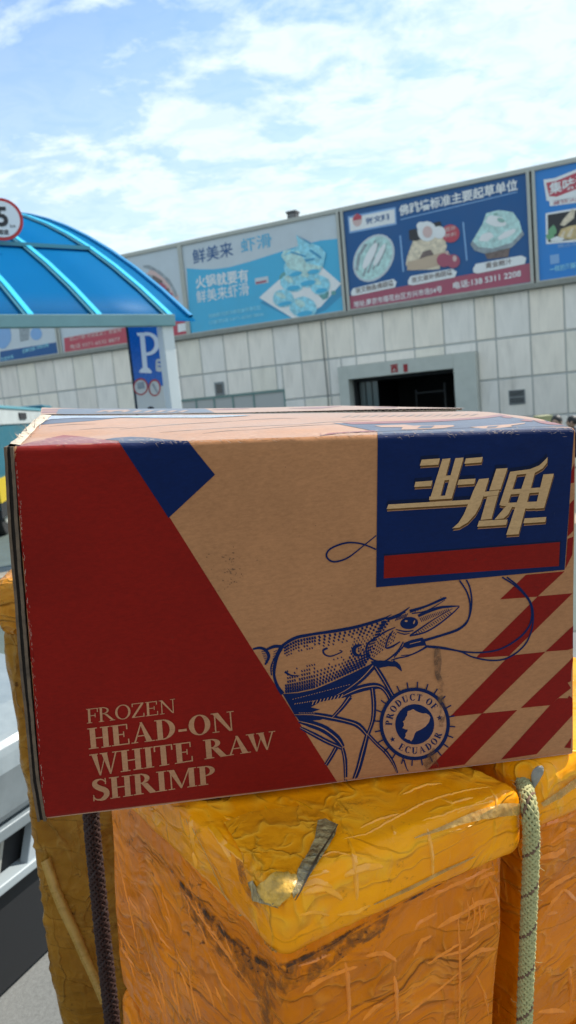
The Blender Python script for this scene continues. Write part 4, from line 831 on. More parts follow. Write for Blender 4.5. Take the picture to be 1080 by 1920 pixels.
# ------------------------------------------------------------------ surfaces to drape on
def bvh_of(o):
    off = root_of(o); me = o.data
    return BVHTree.FromPolygons([v.co + off for v in me.vertices], [tuple(p.vertices) for p in me.polygons])
def drape(name, polys, targets, off, m, parent, cx_=12, cy_=12, step=0.00002, smooth=False, wob=None):
    """photo outlines laid on the surface they are printed on"""
    mb = MB(); last = 0.8
    for i, pl in enumerate(polys):
        bm = bmesh.new(); tr = tessellate_polygon([[Vector((x_, y_, 0)) for x_, y_ in pl]])
        vs = [bm.verts.new((x_, y_, 0)) for x_, y_ in pl]
        for t in tr:
            try: bm.faces.new([vs[q] for q in t])
            except ValueError: pass
        xs = [q[0] for q in pl]; ys = [q[1] for q in pl]
        g = math.ceil(min(xs) / cx_) * cx_
        while g < max(xs):
            bmesh.ops.bisect_plane(bm, geom=bm.verts[:] + bm.edges[:] + bm.faces[:], plane_co=(g, 0, 0), plane_no=(1, 0, 0)); g += cx_
        g = math.ceil(min(ys) / cy_) * cy_
        while g < max(ys):
            bmesh.ops.bisect_plane(bm, geom=bm.verts[:] + bm.edges[:] + bm.faces[:], plane_co=(0, g, 0), plane_no=(0, 1, 0)); g += cy_
        pts = []
        for v in bm.verts:
            d = ray(v.co.x, v.co.y); best = None
            for T_ in targets:
                h = T_.ray_cast(ORG, d)
                if h[0] is not None and (best is None or h[3] < best[3]): best = h
            if best is None:
                q = ORG + d * last; cands = [T_.find_nearest(q) for T_ in targets]; best = min(cands, key=lambda c: c[3]); pos, nn = best[0], best[1]
            else: pos, nn, last = best[0], best[1], best[3]
            if nn.dot(d) > 0: nn = -nn
            e_ = off + step * (i % 9)
            if wob: e_ += wob(v.co.x, v.co.y)
            pts.append(pos + nn * e_)
        bm.verts.index_update(); mb.add(pts, [tuple(v.index for v in f.verts) for f in bm.faces]); bm.free()
    o = mk(name, mb.v, mb.f, m, parent, smooth)
    return o
def stroke(pts, w, sub=0):
    """polyline with width(s) -> small quads as outlines"""
    P = [np.array(p, float) for p in pts]
    if sub:
        Q = []
        for i in range(len(P) - 1):
            p0, p1, p2, p3 = P[max(i - 1, 0)], P[i], P[i + 1], P[min(i + 2, len(P) - 1)]
            for k in range(sub):
                t = k / sub; Q.append(0.5 * ((2 * p1) + (-p0 + p2) * t + (2 * p0 - 5 * p1 + 4 * p2 - p3) * t * t + (-p0 + 3 * p1 - 3 * p2 + p3) * t ** 3))
        P = Q + [P[-1]]
    n = len(P); ws = [w] * n if not hasattr(w, '__len__') else list(np.interp(np.linspace(0, 1, n), np.linspace(0, 1, len(w)), w))
    Ls, Rs = [], []
    for i in range(n):
        t = P[min(i + 1, n - 1)] - P[max(i - 1, 0)]; t /= max(np.linalg.norm(t), 1e-9); q = np.array([-t[1], t[0]]) * ws[i] / 2; Ls.append(tuple(P[i] + q)); Rs.append(tuple(P[i] - q))
    return [[Ls[i], Ls[i + 1], Rs[i + 1], Rs[i]] for i in range(n - 1)]

# ------------------------------------------------------------------ the shrimp carton
carton = thing('shrimp_carton', 'large red, blue and kraft printed carton of frozen shrimp on the yellow crates', 'carton', CO + CU * 0.28 - CN * 0.15)
TL, TR, BL_, BR_ = cat_t(25, 838, 0), cat_t(1079, 803, 0), cat_t(82, 1540, 0), cat_t(1073, 1416, 0)
def front(a, b, off=0.0):
    p = (BL_ * (1 - a) + BR_ * a) * (1 - b) + (TL * (1 - a) + TR * a) * b
    dl = 0.018; back = 0.0
    if b > 1 - dl: q = min((b - (1 - dl)) / dl, 1); back += 0.006 * (1 - math.sqrt(max(1 - q * q * 0.96, 0)))
    if b < 0.018: q = (0.018 - b) / 0.018; back += 0.006 * (1 - math.sqrt(max(1 - q * q * 0.96, 0)))
    u = np.array([a * 5, b * 4, 0.3])
    back -= 0.0016 * float(vnoise(u, 3)) + 0.0045 * math.sin(math.pi * a) * math.sin(math.pi * b) * 0.5
    if b > 0.90: back -= 0.0011 * float(fbm(np.array([a * 24, b * 30, 1.2]), 2, 8)) * (b - 0.90) / 0.1
    if a < 0.3 and b > 0.95: back += 0.0022 * (0.3 - a) / 0.3 * (b - 0.95) / 0.05
    return p - CN * (back - off)
na_, nb_ = 110, 90
bs = [0, .003, .006, .009, .012, .015, .018] + list(np.linspace(0.018, 0.90, nb_)[1:]) + list(np.linspace(0.90, 0.982, 12)[1:]) + list(np.linspace(0.982, 1.0, 10)[1:])
as_ = [0, .002, .004, .006] + list(np.linspace(0.006, 1, na_)[1:])
vs = [front(a, b) for b in bs for a in as_]; wn_ = len(as_)
fs = [(j * wn_ + i, j * wn_ + i + 1, (j + 1) * wn_ + i + 1, (j + 1) * wn_ + i) for j in range(len(bs) - 1) for i in range(wn_ - 1)]
fp = mk('front_panel', vs, fs, M_kraft, carton, True)
# top: near flap, from the front fold back to the middle seam
SL, SR = cat_t(84, 780.5, 0.20), cat_t(884, 771, 0.27)
def nearflap(a, b):
    f0 = front(a, 1.0); seam = SL * (1 - a) + SR * a
    p = f0 * (1 - b) + seam * b
    p = p + CV * (0.004 * math.sin(math.pi * b) * (0.4 + 0.6 * a) + 0.0016 * float(fbm(np.array([a * 7, b * 3, 4.4]), 3, 14)) * min(1, b * 4) * (1 - b) * 1.6)
    return p
fa = list(np.linspace(0, 1, 90)); fb = list(np.linspace(0, 1, 40))
vs = [nearflap(a, b) for b in fb for a in fa]
fs = [(j * 90 + i, j * 90 + i + 1, (j + 1) * 90 + i + 1, (j + 1) * 90 + i) for j in range(39) for i in range(89)]
nf = mk('near_top_flap', vs, fs, M_kraft, carton, True)
# far flap, slightly raised, with its fluted cut edge showing
fl_lo = [(76, 779), (150, 779), (300, 777), (450, 775), (600, 773.5), (700, 772), (800, 770.5), (868, 769)]
fl_hi = [(76, 776.5), (150, 777), (300, 775.5), (450, 773.5), (600, 770), (700, 767.5), (800, 766), (868, 765.5)]
fl_bk = [(78, 764), (150, 766), (300, 766.5), (450, 765), (540, 763), (640, 760.5), (760, 763), (872, 765)]
def lerp_px(tab, k): 
    x = np.linspace(0, 1, len(tab)); return float(np.interp(k, x, [q[0] for q in tab])), float(np.interp(k, x, [q[1] for q in tab]))
def tt(k): return 0.208 + 0.07 * k
top = []; nk = 70
for j in range(9):
    for i in range(nk):
        k = i / (nk - 1); a_ = cat_t(*lerp_px(fl_hi, k), tt(k)); b_ = cat_t(*lerp_px(fl_bk, k), tt(k) + 0.16); top.append(a_ * (1 - j / 8) + b_ * (j / 8))
fs = [(j * nk + i, j * nk + i + 1, (j + 1) * nk + i + 1, (j + 1) * nk + i) for j in range(8) for i in range(nk - 1)]
ff = mk('far_top_flap', top, fs, M_kraft, carton, True)
lo = [cat_t(*lerp_px(fl_lo, i / (nk - 1)), tt(i / (nk - 1))) for i in range(nk)]
ed = MB()
for i in range(nk - 1):       # thin liner below, dark hollow between
    ed.add([lo[i], lo[i + 1], lo[i + 1] + CN * -0.02, lo[i] + CN * -0.02, lo[i] + CV * 0.0006, lo[i + 1] + CV * 0.0006], [(0, 1, 2, 3), (0, 1, 5, 4)])
ed.build('lower_liner', M_edge_lt, ff)
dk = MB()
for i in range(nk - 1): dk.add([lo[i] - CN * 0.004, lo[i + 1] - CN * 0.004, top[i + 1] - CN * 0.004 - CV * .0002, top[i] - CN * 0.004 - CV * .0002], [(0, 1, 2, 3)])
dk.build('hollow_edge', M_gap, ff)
fl = MB(); nfl = 230
for i in range(nfl):
    k0, k1 = 0.45 + 0.54 * i / nfl, 0.45 + 0.54 * (i + 1) / nfl
    def pt(k, w): return cat_t(*lerp_px(fl_lo, k), tt(k)) * (1 - w) + cat_t(*lerp_px(fl_hi, k), tt(k)) * w
    w0, w1 = 0.5 - 0.45 * math.cos(i * math.pi / 4), 0.5 - 0.45 * math.cos((i + 1) * math.pi / 4)
    a_, b_ = pt(k0, w0), pt(k1, w1); fl.add([a_, b_, b_ - CN * 0.0035, a_ - CN * 0.0035, a_ + CV * 0.0004, b_ + CV * 0.0004], [(0, 1, 2, 3), (0, 1, 5, 4)])
fl.build('fluting', M_edge_lt, ff)
# remaining walls
D_ = 0.345
def wall(name, a, b, c, d, m, th=0.004, n=None):
    p = MB(); n = n or (b - a).cross(d - a).normalized(); p.prism([a, b, c, d], n * th); return p.build(name, m, carton)
bk = -CN * D_
FTL, FTR, FBL, FBR = front(0, 1), front(1, 1), front(0, 0), front(1, 0)
seamL = SL - CV * 0.004
wall('right_panel', FBR - CU * 0.002, FBR + bk - CU * 0.002, FTR + bk - CU * 0.002 - CV * 0.01, FTR - CU * 0.002, M_kraft, 0.004, -CU)
wall('back_panel', FBL + bk, FBR + bk, FTR + bk - CV * 0.01, FTL + bk - CV * 0.004, M_kraft, 0.004, CN)
wall('bottom_panel', FBL + CV * 0.0, FBR + CV * 0.0, FBR + bk, FBL + bk, M_kraft, 0.003, CV)
# left corner joint: two plies with an open dark slot between
def ply(name, dxa, dxb, t0, zt, m, amp, seed, wd=0.0):
    mb = MB(); n = 60; vs = []
    for i in range(n + 1):
        b = i / n; e_ = TL * b + BL_ * (1 - b); wv = amp * float(vnoise(np.array([b * 9, 0.5, 0.2]), seed)) + 0.0003 * float(vnoise(np.array([b * 60, 0.5, 0.2]), seed + 1))
        bow = -0.002 * math.sin(math.pi * b) + (0.0025 * max(0, (0.12 - b) / 0.12))
        vs += [e_ + CU * (dxa + wv + bow) - CN * t0, e_ + CU * (dxb + wv + bow) - CN * t0, e_ + CU * (dxb + wv + bow) - CN * (t0 + zt), e_ + CU * (dxa + wv + bow) - CN * (t0 + zt)]
    fs = []
    for i in range(n):
        for q in range(4): fs.append((i * 4 + q, i * 4 + (q + 1) % 4, (i + 1) * 4 + (q + 1) % 4, (i + 1) * 4 + q))
    fs += [(0, 3, 2, 1), (n * 4, n * 4 + 1, n * 4 + 2, n * 4 + 3)]
    mb.add(vs, fs); return mb.build(name, m, carton)
ply('front_ply_edge', -0.0030, -0.0002, -0.0002, 0.006, M_edge, 0.0003, 31)
ply('slot', -0.0062, -0.0030, 0.003, 0.01, M_gap, 0.0003, 31)
ply('left_panel', -0.0085, -0.0060, 0.0005, D_, M_edge, 0.0006, 33)
# torn fibres at the upper left corner and worn edge
tf = MB(); rr_ = random.Random(3)
for k in range(46):
    b = rr_.random(); p0 = nearflap(0, 0) * (1 - b) + SL * b; p0 = p0 + CU * rr_.uniform(-0.006, 0.006) + CV * rr_.uniform(-0.001, 0.002)
    d_ = (CU * rr_.uniform(-1, .6) + CV * rr_.uniform(0, .8) + CN * rr_.uniform(-1, 1)).normalized() * rr_.uniform(0.003, 0.010)
    w_ = CN * rr_.uniform(0.0008, 0.003) + CU * rr_.uniform(-.001, .002); tf.add([p0, p0 + w_, p0 + w_ * .4 + d_], [(0, 1, 2)])
for k in range(26):
    b = rr_.random(); p0 = nearflap(0, 0) * (1 - b) + SL * b + CU * rr_.uniform(-.004, .002); d_ = (-CU * 0.4 + CV * rr_.uniform(-.2, .9) + CN * rr_.uniform(-1, 1)).normalized() * rr_.uniform(.006, .014); tf.add([p0, p0 + CV * 0.0005, p0 + d_], [(0, 1, 2)])
tf.build('torn_fibres', M_edge_lt, carton)
sp_ = MB(); nn_ = 26; vs = []
for i in range(nn_ + 1):
    b = i / nn_; e_ = nearflap(0, b); w0 = 0.003 + 0.0025 * abs(float(vnoise(np.array([b * 7, 1, 1]), 4))) + 0.004 * b; j_ = 0.0012 * float(vnoise(np.array([b * 13, 1, 1]), 5))
    vs += [e_ - CU * (0.009 + j_) - CV * 0.004, e_ - CU * 0.004 + CV * (0.0022 + j_), e_ + CU * w0 + CV * 0.0011]
sp_.add(vs, [(i * 3 + q, i * 3 + q + 1, (i + 1) * 3 + q + 1, (i + 1) * 3 + q) for i in range(nn_) for q in range(2)]); sp_.build('scuffed_corner_edge', M_edge_lt, carton, smooth=True)

TF = [bvh_of(fp), bvh_of(nf)]; TFar = [bvh_of(ff)]; TN = [bvh_of(nf)]
O1 = 0.00022
# --- red field, blue wedge, blue label, stripes
drape('red_field', [[(24, 850), (23, 838), (60, 829), (100, 827), (222, 828), (318, 970), (475, 1220), (632, 1466), (360, 1499), (81, 1533)]], TF, O1, M_red, carton, 8, 3)
drape('red_field_top', [[(60, 829), (90, 822), (119, 816), (150, 818.5), (190, 824), (222, 828), (100, 827.5)]], TN, O1, M_red, carton, 10, 2)
drape('blue_wedge', [[(222, 827), (352, 827), (403, 890), (316, 971)]], TF, O1 * 2, M_blue, carton, 8, 3)
drape('blue_wedge_top', [[(196, 824.5), (215, 821.5), (245, 819.5), (280, 821), (312, 824.5), (340, 826.5), (225, 827)]], TN, O1 * 1.6, M_blue, carton, 10, 2)
drape('blue_label', [[(708, 811), (800, 807), (900, 803), (1000, 802), (1076, 803), (1066, 960), (1058, 1068), (880, 1085), (705, 1101)]], TF, O1 * 3, M_blue, carton, 8, 3)
drape('blue_label_top', [[(622, 793), (646, 794.5), (760, 791.5), (840, 789), (905, 784.5), (942, 780), (975, 785), (1040, 793), (1076, 800), (1000, 801), (900, 802), (800, 806), (708, 810)]], TN, O1 * 1.6, M_blue, carton, 10, 1.5)
drape('red_bar_top', [[(640, 793), (760, 790), (840, 787), (905, 782.5), (938, 777.5), (950, 780), (908, 785.5), (840, 790.5), (760, 794), (660, 796.5)]], TN, O1 * 3, M_red, carton, 10, 1.5)
drape('kraft_characters_top', [[(702, 799), (760, 797), (775, 799), (850, 798), (852, 800.5), (830, 804), (790, 806), (752, 806.5), (755, 802), (715, 802)], [(880, 802), (910, 799.5), (950, 797), (985, 793.5), (983, 795.5), (958, 799), (960, 801), (930, 804), (905, 804.5)]], TN, O1 * 3, M_kraft_lt, carton, 10, 1.5)
drape('blue_characters_top', [[(790, 800), (815, 799.5), (808, 804), (782, 804.5)], [(915, 801), (935, 799.5), (930, 802.5), (912, 803.5)]], TN, O1 * 4.2, M_blue, carton, 10, 1.5)
drape('red_stripes_top', [[(600, 818), (618, 813), (700, 808), (706, 810), (640, 813)], [(946, 780), (962, 783), (957, 785), (940, 783.5)], [(1000, 789), (1062, 796), (1068, 799), (1030, 797), (1012, 794)], [(985, 787), (1000, 789.5), (996, 791.5), (975, 790)]], TN, O1 * 3.2, M_red, carton, 10, 1.5)
drape('kraft_smudges_top', [[(x_, 783.5 - (x_ - 640) * 0.012), (x_ + 9, 782.2 - (x_ - 640) * 0.012), (x_ + 20, 779 - (x_ - 640) * 0.012), (x_ + 13, 779.5 - (x_ - 640) * 0.012)] for x_ in range(640, 880, 17)], TN, O1, M_brown, carton, 10, 1.5)
# far flap print
drape('blue_print_far', [[(110, 767), (118, 766.4), (240, 766.6), (385, 766.3), (402, 773.8), (300, 775), (150, 776.6), (105, 776.8)]], TFar, O1, M_blue, ff, 12, 1.5)
drape('kraft_characters_far', [[(x_, 773.8), (x_ + 10, 773.6), (x_ + 22, 770.2), (x_ + 11, 770.3)] for x_ in (178, 198, 224, 246, 268, 290, 312, 332)] + [[(190, 769.6), (240, 768.8), (246, 771), (200, 772)]], TFar, O1 * 2, M_kraft_lt, ff, 12, 1.5)
drape('red_stripes_far', [[(80, 767.5), (110, 767), (108, 769.4), (79, 769.8)], [(79, 771.6), (107, 771.3), (106, 774), (78, 774.4)], [(540, 766), (600, 763), (640, 761.6), (600, 766.5)], [(395, 768.5), (430, 766.5), (470, 766), (420, 769)], [(700, 763.5), (745, 763.2), (740, 764.6), (705, 764.8)]], TFar, O1, M_red, ff, 12, 1.5)
# blue corner and white tape on the near flap, left
drape('blue_corner_print', [[(76, 793), (90, 784), (150, 783.5), (205, 784), (228, 783), (175, 789), (110, 794), (70, 797)]], TN, O1, M_blue, carton, 10, 1.5)
M_tape = mat('frosted_tape', (0.62, 0.63, 0.66), 0.25, vary=0.15, vscale=90, stretch=(1, 8, 1), coat=0.5, bump=0.4, bscale=120)
drape('packing_tape', [[(72, 785), (90, 780.5), (200, 780.5), (330, 779.5), (455, 779), (470, 780), (395, 784), (300, 784.2), (228, 783.5), (205, 784.6), (150, 784.2), (95, 787), (74, 793)]], TN, O1 * 3, M_tape, carton, 10, 1.5)
M_crease = print_mat('board_crease', (0.24, 0.13, 0.075), (0.12, 0.07, 0.04), wear=0.1)
cre = []
for x0, y0, x1, y1, w_ in ((225, 805, 420, 791, 1.2), (420, 791, 560, 784, 1.0), (300, 811, 560, 796, 1.0), (560, 796, 700, 788, .8), (150, 806, 240, 802, .7), (380, 813, 470, 806, .8), (470, 806, 640, 795, .8), (90, 800, 180, 795, .6)):
    cre += stroke([(x0, y0), ((x0 + x1) / 2, (y0 + y1) / 2 - 1.5), (x1, y1)], [0.3, w_, 0.2], 4)
drape('creases', cre, TN, O1 * .8, M_crease, carton, 40, 8)
# stripes
S = lambda pts: [(680 + x_ / 2.7, 1060 + y_ / 2.7) for x_, y_ in pts]
drape('stripes', [S([(826, 48), (1022, 30), (885, 158), (695, 172)]), S([(886, 157), (1062, 141), (740, 458), (572, 468)]), S([(742, 457), (925, 437), (608, 748), (440, 768)]), S([(602, 750), (782, 732), (515, 1008), (330, 1032)]),
    S([(1078, 292), (1078, 425), (925, 436)]), S([(1076, 456), (1066, 612), (988, 672), (950, 707), (800, 722)]), S([(990, 672), (1064, 672), (1062, 758), (880, 955), (700, 982), (948, 708)]), S([(1056, 872), (1052, 925), (1020, 922)]),
    [(1071, 884), (1077, 868), (1076, 905), (1069, 906)], [(1068, 945), (1076, 936), (1075, 995), (1064, 1006)], [(1064, 1010), (1075, 1006), (1073, 1040), (1060, 1066)]], TF, O1 * 1.0, M_red, carton, 14, 10)
drape('red_bar', [[(720, 1042), (1049, 1016), (1047, 1061), (719, 1084)]], TF, O1 * 4, M_red, carton, 14, 10)
drape('bar_shade', [[(719, 1039), (1051, 1013), (1049, 1061), (1047, 1061), (1049, 1016), (720, 1042)]], TF, O1 * 4, M_navy, carton, 14, 10)
# --- two big characters
K = lambda pts, ox=0, oy=0: [(700 + (x_ + ox) / 2.842, 840 + (y_ + oy) / 2.842) for x_, y_ in pts]
G = [[(255, 62), (352, 55), (343, 88), (245, 94)], [(490, 55), (580, 47), (572, 76), (482, 83)],
     [(365, 58), (408, 54), (350, 272), (297, 276)], [(434, 54), (478, 50), (415, 267), (374, 270)], [(342, 150), (445, 142), (438, 166), (334, 174)], [(296, 258), (418, 250), (414, 268), (294, 276)],
     [(222, 180), (312, 173), (305, 202), (215, 207)], [(452, 168), (542, 162), (534, 190), (444, 196)], [(78, 300), (520, 274), (508, 298), (68, 324)],
     [(560, 165), (613, 160), (590, 236), (568, 300), (540, 352), (500, 395), (455, 422), (418, 427), (452, 396), (480, 350), (505, 290), (530, 226)],
     [(652, 110), (712, 106), (674, 220), (614, 226)], [(590, 232), (668, 224), (660, 250), (584, 258)], [(604, 258), (660, 252), (626, 376), (568, 382)], [(560, 386), (712, 380), (704, 408), (550, 418)],
     [(925, 48), (922, 78), (898, 108), (856, 132), (718, 146), (726, 126), (830, 112), (880, 92), (906, 68)],
     [(722, 138), (764, 134), (712, 300), (668, 304)], [(812, 134), (858, 128), (770, 458), (704, 462)], [(902, 140), (958, 136), (906, 318), (858, 322)], [(706, 222), (930, 206), (924, 232), (700, 248)], [(684, 292), (912, 282), (906, 318), (820, 322), (676, 306)],
     [(700, 312), (742, 300), (716, 352), (690, 374), (642, 380)], [(802, 374), (918, 366), (912, 392), (796, 400)]]
drape('character_shadows', [K(g, -2, -20) for g in (G[0], G[1], G[6], G[8], G[10], G[14], G[7])], TF, O1 * 4, M_navy, carton, 16, 16, 0.00003)
drape('character_edges', [K(g, 3, 13) for g in G], TF, O1 * 4.8, M_kraft_lt, carton, 16, 16, 0.00001)
drape('character_backs', [K(g, 3, 9.5) for g in G], TF, O1 * 5.6, M_brown, carton, 16, 16, 0.00001)
drape('characters', [K(g) for g in G], TF, O1 * 6.4, print_mat('gold_knockout', (0.50, 0.30, 0.14), (0.25, 0.13, 0.05), wear=0.10), carton, 16, 16, 0.00001)
# --- serif lettering
def glyph(c, s):
    t, sf, sh_ = 0.055, 0.085, 0.045; R = lambda x0, y0, x1, y1: [(x0, y0), (x1, y0), (x1, y1), (x0, y1)]
    def stem_(x, top=True, bot=True): 
        o = [R(x, 0, x + s, 1)]
        if top: o.append(R(x - sf, 1 - sh_, x + s + sf, 1))
        if bot: o.append(R(x - sf, 0, x + s + sf, sh_))
        return o
    def ring(cx, cy, rx, ry, ix, iy, a0=0, a1=360, n=26):
        o = []
        for k in range(n):
            p, q = math.radians(a0 + (a1 - a0) * k / n), math.radians(a0 + (a1 - a0) * (k + 1) / n)
            o.append([(cx + rx * math.cos(p), cy + ry * math.sin(p)), (cx + rx * math.cos(q), cy + ry * math.sin(q)), (cx + ix * math.cos(q), cy + iy * math.sin(q)), (cx + ix * math.cos(p), cy + iy * math.sin(p))])
        return o
    x = sf
    if c == 'I': return stem_(x), s + 2 * sf
    if c == 'H': w = 0.50; return stem_(x) + stem_(x + w) + [R(x + s, .47, x + w, .47 + t)], w + s + 2 * sf
    if c == 'E': return stem_(x) + [R(x, 1 - t, .66, 1), R(.61, .74, .66, 1), R(x + s, .49, .52, .49 + t), R(.475, .38, .52, .65), R(x, 0, .70, t), R(.65, 0, .70, .27)], .74
    if c == 'F': return stem_(x) + [R(x, 1 - t, .64, 1), R(.59, .72, .64, 1), R(x + s, .48, .50, .48 + t), R(.455, .37, .50, .64)], .66
    if c == 'A': return [[(.10, 0), (.17, 0), (.44, .90), (.42, 1.0)], [(.38, 1.0), (.47, 1.0), (.84, 0), (.84 - s * 1.1, 0)], R(.22, .30, .62, .30 + t), R(.0, 0, .27, sh_), R(.84 - s * 1.1 - sf, 0, .93, sh_)], .93
    if c == 'D': return stem_(x) + ring(x + s, .5, .56 - s * .3, .5, .56 - s * 1.3, .5 - t, -90, 90), .86
    if c == 'O': return ring(.44, .5, .43, .52, .43 - s, .52 - t), .88
    if c == 'N': return [R(.12, 0, .12 + t, 1), [(.04, 1), (.04 + s * 1.15, 1), (.80, 0), (.80 - s * .55, 0)], R(.745, 0, .80, 1), R(0, 1 - sh_, .14, 1), R(.02, 0, .29, sh_), R(.63, 1 - sh_, .91, 1)], .92
    if c == 'W': return [[(.07, 1), (.07 + s, 1), (.40, 0), (.34, 0)], [(.35, 0), (.39, 0), (.60, .80), (.57, .84)], [(.46, 1), (.46 + s, 1), (.80, 0), (.74, 0)], [(.74, 0), (.79, 0), (1.06, 1), (1.00, 1)], R(.0, 1 - sh_, .33, 1), R(.40, 1 - sh_, .70, 1), R(.88, 1 - sh_, 1.14, 1)], 1.12
    if c == 'R': return stem_(x) + ring(x + s, .755, .40 - s * .2, .245, .40 - s * 1.1, .245 - t, -90, 90, 16) + [[(.32, .52), (.34 + s, .52), (.86, sh_), (.86 - s * 1.2, sh_)], R(.62, 0, .92, sh_)], .89
    if c == 'P': return stem_(x) + ring(x + s, .73, .44 - s * .3, .27, .44 - s * 1.2, .27 - t, -90, 90, 16), .68
    if c == 'T': return [R(.36 - s / 2, 0, .36 + s / 2, 1), R(0, 1 - t, .72, 1), R(0, .72, t, 1), R(.72 - t, .72, .72, 1), R(.36 - s / 2 - sf, 0, .36 + s / 2 + sf, sh_)], .74
    if c == 'M': return [R(.12, 0, .12 + t, 1), [(.05, 1), (.05 + s * 1.1, 1), (.58, .10), (.50, .02)], [(.50, .02), (.55, .02), (.90, 1), (.84, 1)], R(.84, 0, .84 + s, 1), R(.0, 1 - sh_, .14, 1), R(.02, 0, .28, sh_), R(.84 - sf, 0, .84 + s + sf, sh_), R(.84, 1 - sh_, .84 + s + sf, 1)], .84 + s + sf + .02
    if c == 'Z': return [R(.04, 1 - t, .70, 1), R(.04, .76, .04 + t, 1), [(.70 - s * 1.1, 1 - t), (.70, 1 - t), (.02 + s * 1.1, t), (.02, t)], R(.02, 0, .72, t), R(.72 - t, 0, .72, .26)], .75
    if c == 'C': return ring(.46, .5, .44, .52, .44 - s, .52 - t, 42, 318, 22) + [R(.745, .66, .79, 1.0)], .84
    if c == 'U': return [R(x, .3, x + s, 1), R(x - sf, 1 - sh_, x + s + sf, 1), R(.70, .3, .70 + t, 1), R(.62, 1 - sh_, .84, 1)] + ring((x + .70 + t) / 2, .32, (.70 + t - x) / 2, .34, (.70 + t - x) / 2 - s * .75, .34 - t * 1.4, 180, 360, 16), .86
    if c == 'S': return stroke([(.56, .80), (.45, .93), (.30, .965), (.15, .88), (.13, .74), (.24, .61), (.42, .50), (.55, .38), (.55, .20), (.42, .06), (.27, .03), (.12, .09), (.05, .22)], [t, t, t * 1.3, s * .8, s, s * 1.05, s * 1.1, s * 1.05, s, s * .8, t * 1.4, t, t], 3) + [R(.52, .72, .565, 1.0), R(.03, 0, .075, .28)], .66
    if c == '-': return [R(.03, .28, .36, .40)], .40
    return [], .34
KERN = {('A', 'W'): 0.17, ('R', 'A'): 0.05, ('F', 'R'): 0.03}
def layout(s, w, track=0.03):
    x = 0; out_ = []
    for c in s:
        g, adv = glyph(c, w)
        if out_ and (out_[-1][0], c) in KERN: x -= KERN[(out_[-1][0], c)]
        out_.append((c, x, adv, g)); x += adv + track
    return out_, x - track
def quad_text(s, w, q):
    """q: photo corners bottom-left, bottom-right, top-left, top-right"""
    lay, tot_ = layout(s, w); bl, br, tl_, tr_ = [np.array(v, float) for v in q]; o = []
    for c, x0, adv, g in lay:
        for pl in g:
            o.append([tuple((bl * (1 - u) + br * u) * (1 - v) + (tl_ * (1 - u) + tr_ * u) * v) for u, v in (((x0 + a) / tot_, b) for a, b in pl)])
    return o
T_ = lambda x_, y_: (140 + x_ / 2.769, 1290 + y_ / 2.769)
lines = [('FROZEN', .13, (T_(64, 183), T_(526, 126), T_(60, 108), T_(522, 54))), ('HEAD-ON', .215, (T_(74, 317), T_(834, 217), T_(65, 209), T_(826, 117))),
         ('WHITE RAW', .215, (T_(85, 459), T_(1046, 312), T_(76, 344), T_(1038, 221))), ('SHRIMP', .215, (T_(94, 587), T_(733, 493), T_(86, 474), T_(726, 397)))]
for s_, w_, q in lines: tag(drape('lettering', quad_text(s_, w_, q), TF, O1 * 3, M_kraft_lt, carton, 30, 30, 0.00003), 'kraft serif words ' + s_ + ' on the red field')
# --- shrimp engraving
sh = []
TPx = [(529, 1211), (540, 1203), (556, 1195), (575, 1191), (592, 1188), (627, 1183), (660, 1177), (687, 1170), (722, 1159), (727, 1160), (760, 1147)]
outline = stroke(TPx, [5, 6, 6, 5, 6, 6, 5, 4, 4], 4) + stroke([(687, 1171), (712, 1163), (734, 1152)], [5, 4, 1], 3) + stroke([(726, 1161), (748, 1153), (768, 1138)], [6, 6, 1], 3)
rear = [(529, 1211), (520, 1228), (515, 1248), (514, 1267), (520, 1286), (530, 1301)]
outline += stroke(rear, [8, 7, 6, 5, 6, 8], 4)
outline += stroke([(474, 1217), (487, 1214.5), (498, 1219), (504, 1231), (497, 1246)], [3, 5, 6, 6, 3], 4) + stroke([(499, 1218), (514, 1212), (529, 1212)], [4, 6, 6], 3) + stroke([(509, 1266), (508, 1250), (515, 1232)], [2, 2.5, 2], 3)
for k in range(7): outline += stroke([(490 + k * 1.2, 1222 + k * 3), (500 + k * .4, 1221 + k * 3.6)], 1.2)
for k in range(9): outline += stroke([(519 - k * .8, 1219 + k * 4.6), (513 - k * .6, 1222 + k * 4.6)], 1.2)
sh += outline
bot = [(530, 1301), (560, 1298), (590, 1291), (627, 1275), (660, 1260), (697, 1243)]
def body(s_, t_):
    a = np.array([np.interp(s_, np.linspace(0, 1, len(TPx)), [q[i] for q in TPx]) for i in (0, 1)]); b = np.array([np.interp(s_, np.linspace(0, 1, len(bot)), [q[i] for q in bot]) for i in (0, 1)])
    return a * (1 - t_) + b * t_
rh = random.Random(5)
for t_ in [0.07, 0.13, 0.19, 0.25] + [0.56, 0.63, 0.70, 0.77, 0.84, 0.90, 0.96]:
    top_ = t_ < 0.4; n = 31
    for k in range(n):
        s_ = 0.03 + 0.90 * (k + 0.5) / n
        den = (1 - (t_ - 0.05) / 0.26) if top_ else (t_ - 0.50) / 0.5
        if s_ > 0.66: den += 0.4
        if s_ < 0.05 and 0.2 < t_ < 0.8: continue
        if rh.random() > den + 0.35: continue
        L_ = (0.022 if top_ else 0.026) * (0.6 + 0.6 * min(den, 1)); p0, p1 = body(s_ - 0.006, t_ - L_), body(s_ + 0.004, t_ + L_)
        sh += stroke([tuple(p0), tuple(p1)], 1.6 + 2.5 * max(0, min(den, 1)))
for t_ in (0.31, 0.37, 0.43, 0.49):
    for k in range(14):
        s_ = 0.66 + 0.30 * k / 14; p0, p1 = body(s_ - 0.004, t_ - 0.02), body(s_ + 0.004, t_ + 0.02); sh += stroke([tuple(p0), tuple(p1)], 1.7)
